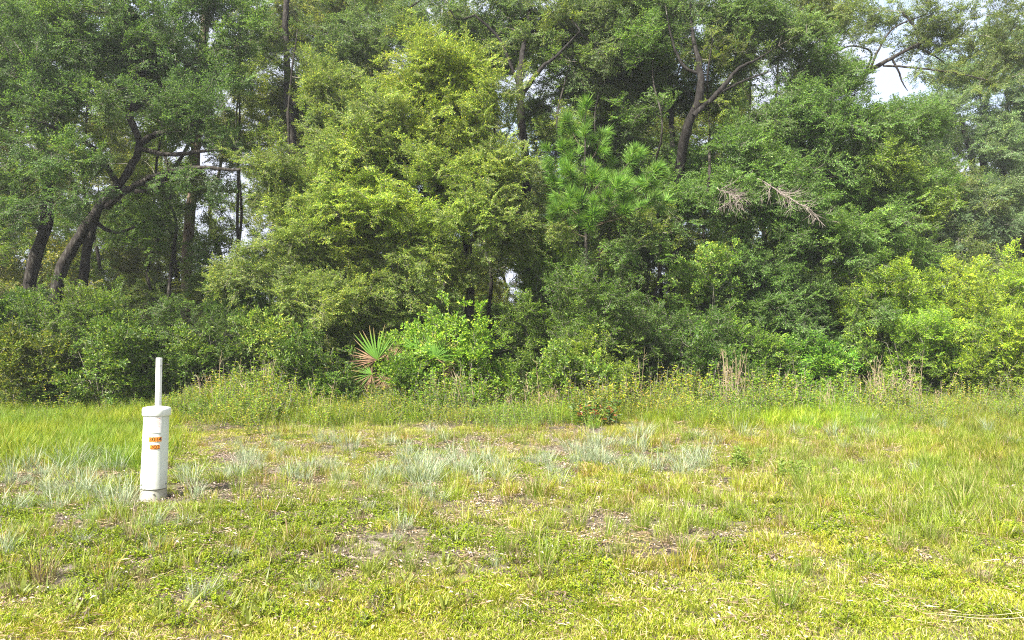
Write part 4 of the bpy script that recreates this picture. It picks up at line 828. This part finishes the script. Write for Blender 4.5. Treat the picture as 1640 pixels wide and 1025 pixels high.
# fallen dry stem
a = W(1490, 984, 4.2); a = np.array([(1480 - 820) / 1190 * 4.25, 4.27, 0]); b = np.array([(1640 - 820) / 1190 * 4.15, 4.13, 0])
P = np.array([a + (b - a) * t + [0, .012 * math.sin(7 * t), 0] for t in np.linspace(0, 1, 8)]); P[:, 2] = gz(P[:, 0], P[:, 1]) + .05
P2 = P[2:] + [0, .03, .004] + np.linspace(0, .03, 6)[:, None] * [0, 1, 0]
V, Fc = tubes([(P - P[0], np.linspace(.001, .002, 8)), (P2 - P[0], np.linspace(.0008, .0015, 6))], 4)
M['palestraw'] = noise_mat('pale_straw', [(0.3, (.36, .31, .2)), (0.7, (.5, .44, .31))], 12, bump=0)
o = link('fallen_stem', mesh_np('fallen_stem', V, Fc, [M['palestraw']])); o.location = P[0]; tag(o, 'pale dry straw stem lying on the mown grass at the lower right', 'straw stem')

# ================================================================== PEDESTAL
def plastic(name, col, rough=.4, dirt=.0, dirtcol=(.4, .38, .3)):
    m, n, o = newmat(name); p = n.nodes.new('ShaderNodeBsdfPrincipled'); p.inputs['Roughness'].default_value = rough
    t = n.nodes.new('ShaderNodeTexCoord'); x = n.nodes.new('ShaderNodeTexNoise'); x.inputs['Scale'].default_value = 9; x.inputs['Detail'].default_value = 8
    mp = n.nodes.new('ShaderNodeMapping'); mp.inputs['Scale'].default_value = (1, 1, .3); n.links.new(t.outputs['Object'], mp.inputs[0]); n.links.new(mp.outputs[0], x.inputs['Vector'])
    c = ramp(n, [(.42, col), (.75, tuple(a * (1 - dirt) + b * dirt for a, b in zip(col, dirtcol)))]); n.links.new(x.outputs['Fac'], c.inputs[0]); n.links.new(c.outputs[0], p.inputs['Base Color'])
    if name in ('pedestal_shell', 'pedestal_base'):     # mud thrown up by the rain
        sx = n.nodes.new('ShaderNodeSeparateXYZ'); n.links.new(t.outputs['Object'], sx.inputs[0]); x2 = n.nodes.new('ShaderNodeTexNoise'); x2.inputs['Scale'].default_value = 30; x2.inputs['Detail'].default_value = 6
        n.links.new(t.outputs['Object'], x2.inputs['Vector']); mr = n.nodes.new('ShaderNodeMapRange'); mr.inputs['From Min'].default_value = .3; mr.inputs['From Max'].default_value = .02; n.links.new(sx.outputs['Z'], mr.inputs['Value'])
        mm = n.nodes.new('ShaderNodeMath'); mm.operation = 'MULTIPLY'; n.links.new(mr.outputs[0], mm.inputs[0]); n.links.new(x2.outputs['Fac'], mm.inputs[1])
        mc = n.nodes.new('ShaderNodeMix'); mc.data_type = 'RGBA'; mc.inputs[7].default_value = (.2, .16, .11, 1); n.links.new(mm.outputs[0], mc.inputs[0]); n.links.new(c.outputs[0], mc.inputs[6]); n.links.new(mc.outputs[2], p.inputs['Base Color'])
    n.links.new(p.outputs[0], o.inputs[0]); return m
M['shell'] = plastic('pedestal_shell', (.66, .70, .62), .4, .32); M['cap'] = plastic('pedestal_cap', (.74, .76, .70), .35, .15); M['base'] = plastic('pedestal_base', (.58, .60, .52), .6, .75, (.26, .23, .16))
M['orange'] = plastic('orange_tile', (.95, .30, .02), .45, .05); M['black'] = plastic('black_print', (.02, .018, .015), .5); M['notice'] = plastic('notice_paper', (.82, .80, .76), .5, .05); M['pink'] = plastic('faded_red_print', (.80, .52, .45), .6); M['steel'] = plastic('bolt_steel', (.2, .2, .2), .4)
M['post'] = plastic('post_paint', (.80, .80, .76), .45, .2)
PY = 7.3; bx = (248 - 820) / 1190 * PY; bz = float(gz(bx, PY)); RAD = .119
ped = bpy.data.objects.new('utility_pedestal', None); COL.objects.link(ped); ped.location = (bx, PY, bz)
tag(ped, 'white round utility pedestal with orange number tiles in the grass', 'utility pedestal')
yaw = math.atan2(-bx, PY)   # front turned to the road
ped.rotation_euler = (0, R(1.6), yaw)
def lathe(nm, prof, k, mat, parent, smooth=True):
    a = np.arange(k) / k * 2 * math.pi; V = np.concatenate([np.stack([r * np.cos(a), r * np.sin(a), np.full(k, z)], -1) for r, z in prof]); Fc = []
    for i in range(len(prof) - 1):
        j = np.arange(k); Fc.append(np.stack([i * k + j, i * k + (j + 1) % k, (i + 1) * k + (j + 1) % k, (i + 1) * k + j], -1))
    me = mesh_np(nm, V, [np.concatenate(Fc)], [mat], smooth=smooth); o = link(nm, me, (), parent)
    try: me.set_sharp_from_angle(angle=R(35))
    except Exception: pass
    return o
lathe('base', [(RAD * 1.06, -.12), (RAD * 1.05, .03), (RAD * .985, .07), (RAD * .98, .13), (0.01, .131)], 48, M['base'], ped)
lathe('body', [(RAD * 1.0, .112), (RAD * 1.03, .108), (RAD * 1.03, .114), (RAD * 1.012, .13), (RAD * .985, .5), (RAD * .965, .83), (RAD * .90, .84), (.01, .842)], 64, M['shell'], ped)
lathe('cap', [(RAD * .98, .822), (RAD * 1.07, .818), (RAD * 1.09, .824), (RAD * 1.10, .872), (RAD * 1.085, .884), (RAD * 1.03, .892), (RAD * .6, .902), (.001, .905)], 64, M['cap'], ped)
lathe('seam', [(RAD * 1.031, .1075), (RAD * 1.034, .110), (RAD * 1.031, .1125)], 48, M['black'], ped)
def on_cyl(me, r, z, a0=0.0, pop=.0):
    """bend a flat XZ mesh (x right, y up) round the shell, facing -Y"""
    co = np.zeros(len(me.vertices) * 3, np.float32); me.vertices.foreach_get('co', co); co = co.reshape(-1, 3); th = co[:, 0] / r + a0; rr = r + pop + co[:, 2]
    new = np.stack([rr * np.sin(th), -rr * np.cos(th), co[:, 1] + z], -1); me.vertices.foreach_set('co', new.astype(np.float32).ravel()); me.update()
def patch(nm, w_, h_, mat, z, a0, pop, k=8, skew=0):
    u = np.linspace(-w_ / 2, w_ / 2, k + 1); V = np.concatenate([np.stack([u, np.full(k + 1, -h_ / 2) + skew * u, 0 * u], -1), np.stack([u, np.full(k + 1, h_ / 2) + skew * u, 0 * u], -1)]); i = np.arange(k)
    me = mesh_np(nm, V, np.stack([i, i + 1, i + k + 2, i + k + 1], -1), [mat]); on_cyl(me, RAD, z, a0, pop); return link(nm, me, (), ped)
patch('notice_label', .100, .160, M['notice'], .735, -.02, .0010, 10, .03)
rows = [(.795, .075, .008), (.778, .07, .003), (.768, .05, .003), (.757, .07, .003), (.747, .065, .003), (.737, .07, .003), (.726, .06, .003), (.716, .068, .003), (.705, .04, .003)]
notice_rows = []
for (z, wd, hh) in rows: notice_rows.append(patch('print_line', wd, hh, M['pink'], z, -.02, .0022, 6, .03))
def digit(ch, a0, z, h, parent):
    cu = bpy.data.curves.new('digit', 'FONT'); cu.body = ch; cu.size = h * 1.35; cu.align_x = 'CENTER'; cu.align_y = 'CENTER'; cu.offset = .0002
    ob = bpy.data.objects.new('digit', cu); COL.objects.link(ob); dg = bpy.context.evaluated_depsgraph_get(); me = bpy.data.meshes.new_from_object(ob.evaluated_get(dg)); bpy.data.objects.remove(ob)
    me.materials.clear(); me.materials.append(M['black']); on_cyl(me, RAD, z, a0, .0034); o = link('digit', me, (), parent); return o
for text, z, h in (('3014', .594, .043), ('302', .520, .040)):
    tw_ = .029; n = len(text)
    for i, ch in enumerate(text):
        a0 = (i - (n - 1) / 2) * tw_ / RAD - .03
        tl = patch('number_tile', tw_ - .0015, h, M['orange'], z, a0, .0018, 3); digit(ch, a0, z, h * .92, tl)
        bar = patch('tile_edge', .0018, h, M['black'], z, a0 - tw_ / 2 / RAD, .0030, 1)
def bolt(a, z, nm='bolt'):
    lt = lathe(nm, [(.008, 0), (.008, .008), (.005, .011), (.0005, .0115)], 10, M['steel'], ped); lt.location = (math.sin(a) * RAD, -math.cos(a) * RAD, z); lt.rotation_euler = (R(90), 0, a)
bolt(1.05, .155); bolt(-1.1, .155); bolt(.0, .07)
# post behind it
Yp = 7.62; xp = (253 - 820) / 1190 * Yp; zt = CAMZ + (HOR - 573) / 1190 * Yp; zp = float(gz(xp, Yp))
post = bpy.data.objects.new('marker_post', None); COL.objects.link(post); post.location = (xp, Yp, zp); tag(post, 'slim white square post standing behind the pedestal', 'post')
def boxm(nm, sx, sy, z0, z1, mat, parent, bev=.004):
    V, Fs = [], []; pr = [(-1, z0, 0), (-1, z0, 1)]
    c = [(-1, -1), (1, -1), (1, 1), (-1, 1)]; ring = []
    for (ax, ay) in c:
        for s in ((0, 1), (1, 0)) if ax * ay > 0 else ((1, 0), (0, 1)): ring.append((ax * (sx / 2 - bev * s[0]), ay * (sy / 2 - bev * s[1])))
    ring = np.array(ring); k = 8
    V = np.concatenate([np.c_[ring, np.full(k, z0)], np.c_[ring, np.full(k, z1 - bev)], np.c_[ring * .9, np.full(k, z1)]]); F4 = []
    for i in range(2):
        j = np.arange(k); F4.append(np.stack([i * k + j, i * k + (j + 1) % k, (i + 1) * k + (j + 1) % k, (i + 1) * k + j], -1))
    return link(nm, mesh_np(nm, V, [np.concatenate(F4), np.array([[16, 17, 18, 19, 20, 21, 22, 23]])], [mat]), (), parent)
boxm('shaft', .052, .04, -.3, zt - zp, M['post'], post); boxm('band', .056, .044, zt - zp - .085, zt - zp - .077, M['steel'], post, .003)
for z in (.03, .14, .3): 
    b_ = lathe('bolt', [(.005, 0), (.005, .006), (.0005, .007)], 8, M['steel'], post); b_.location = (.0, -.021, zt - zp - z); b_.rotation_euler = (R(90), 0, 0)
post.rotation_euler = (0, R(.8), R(-18))
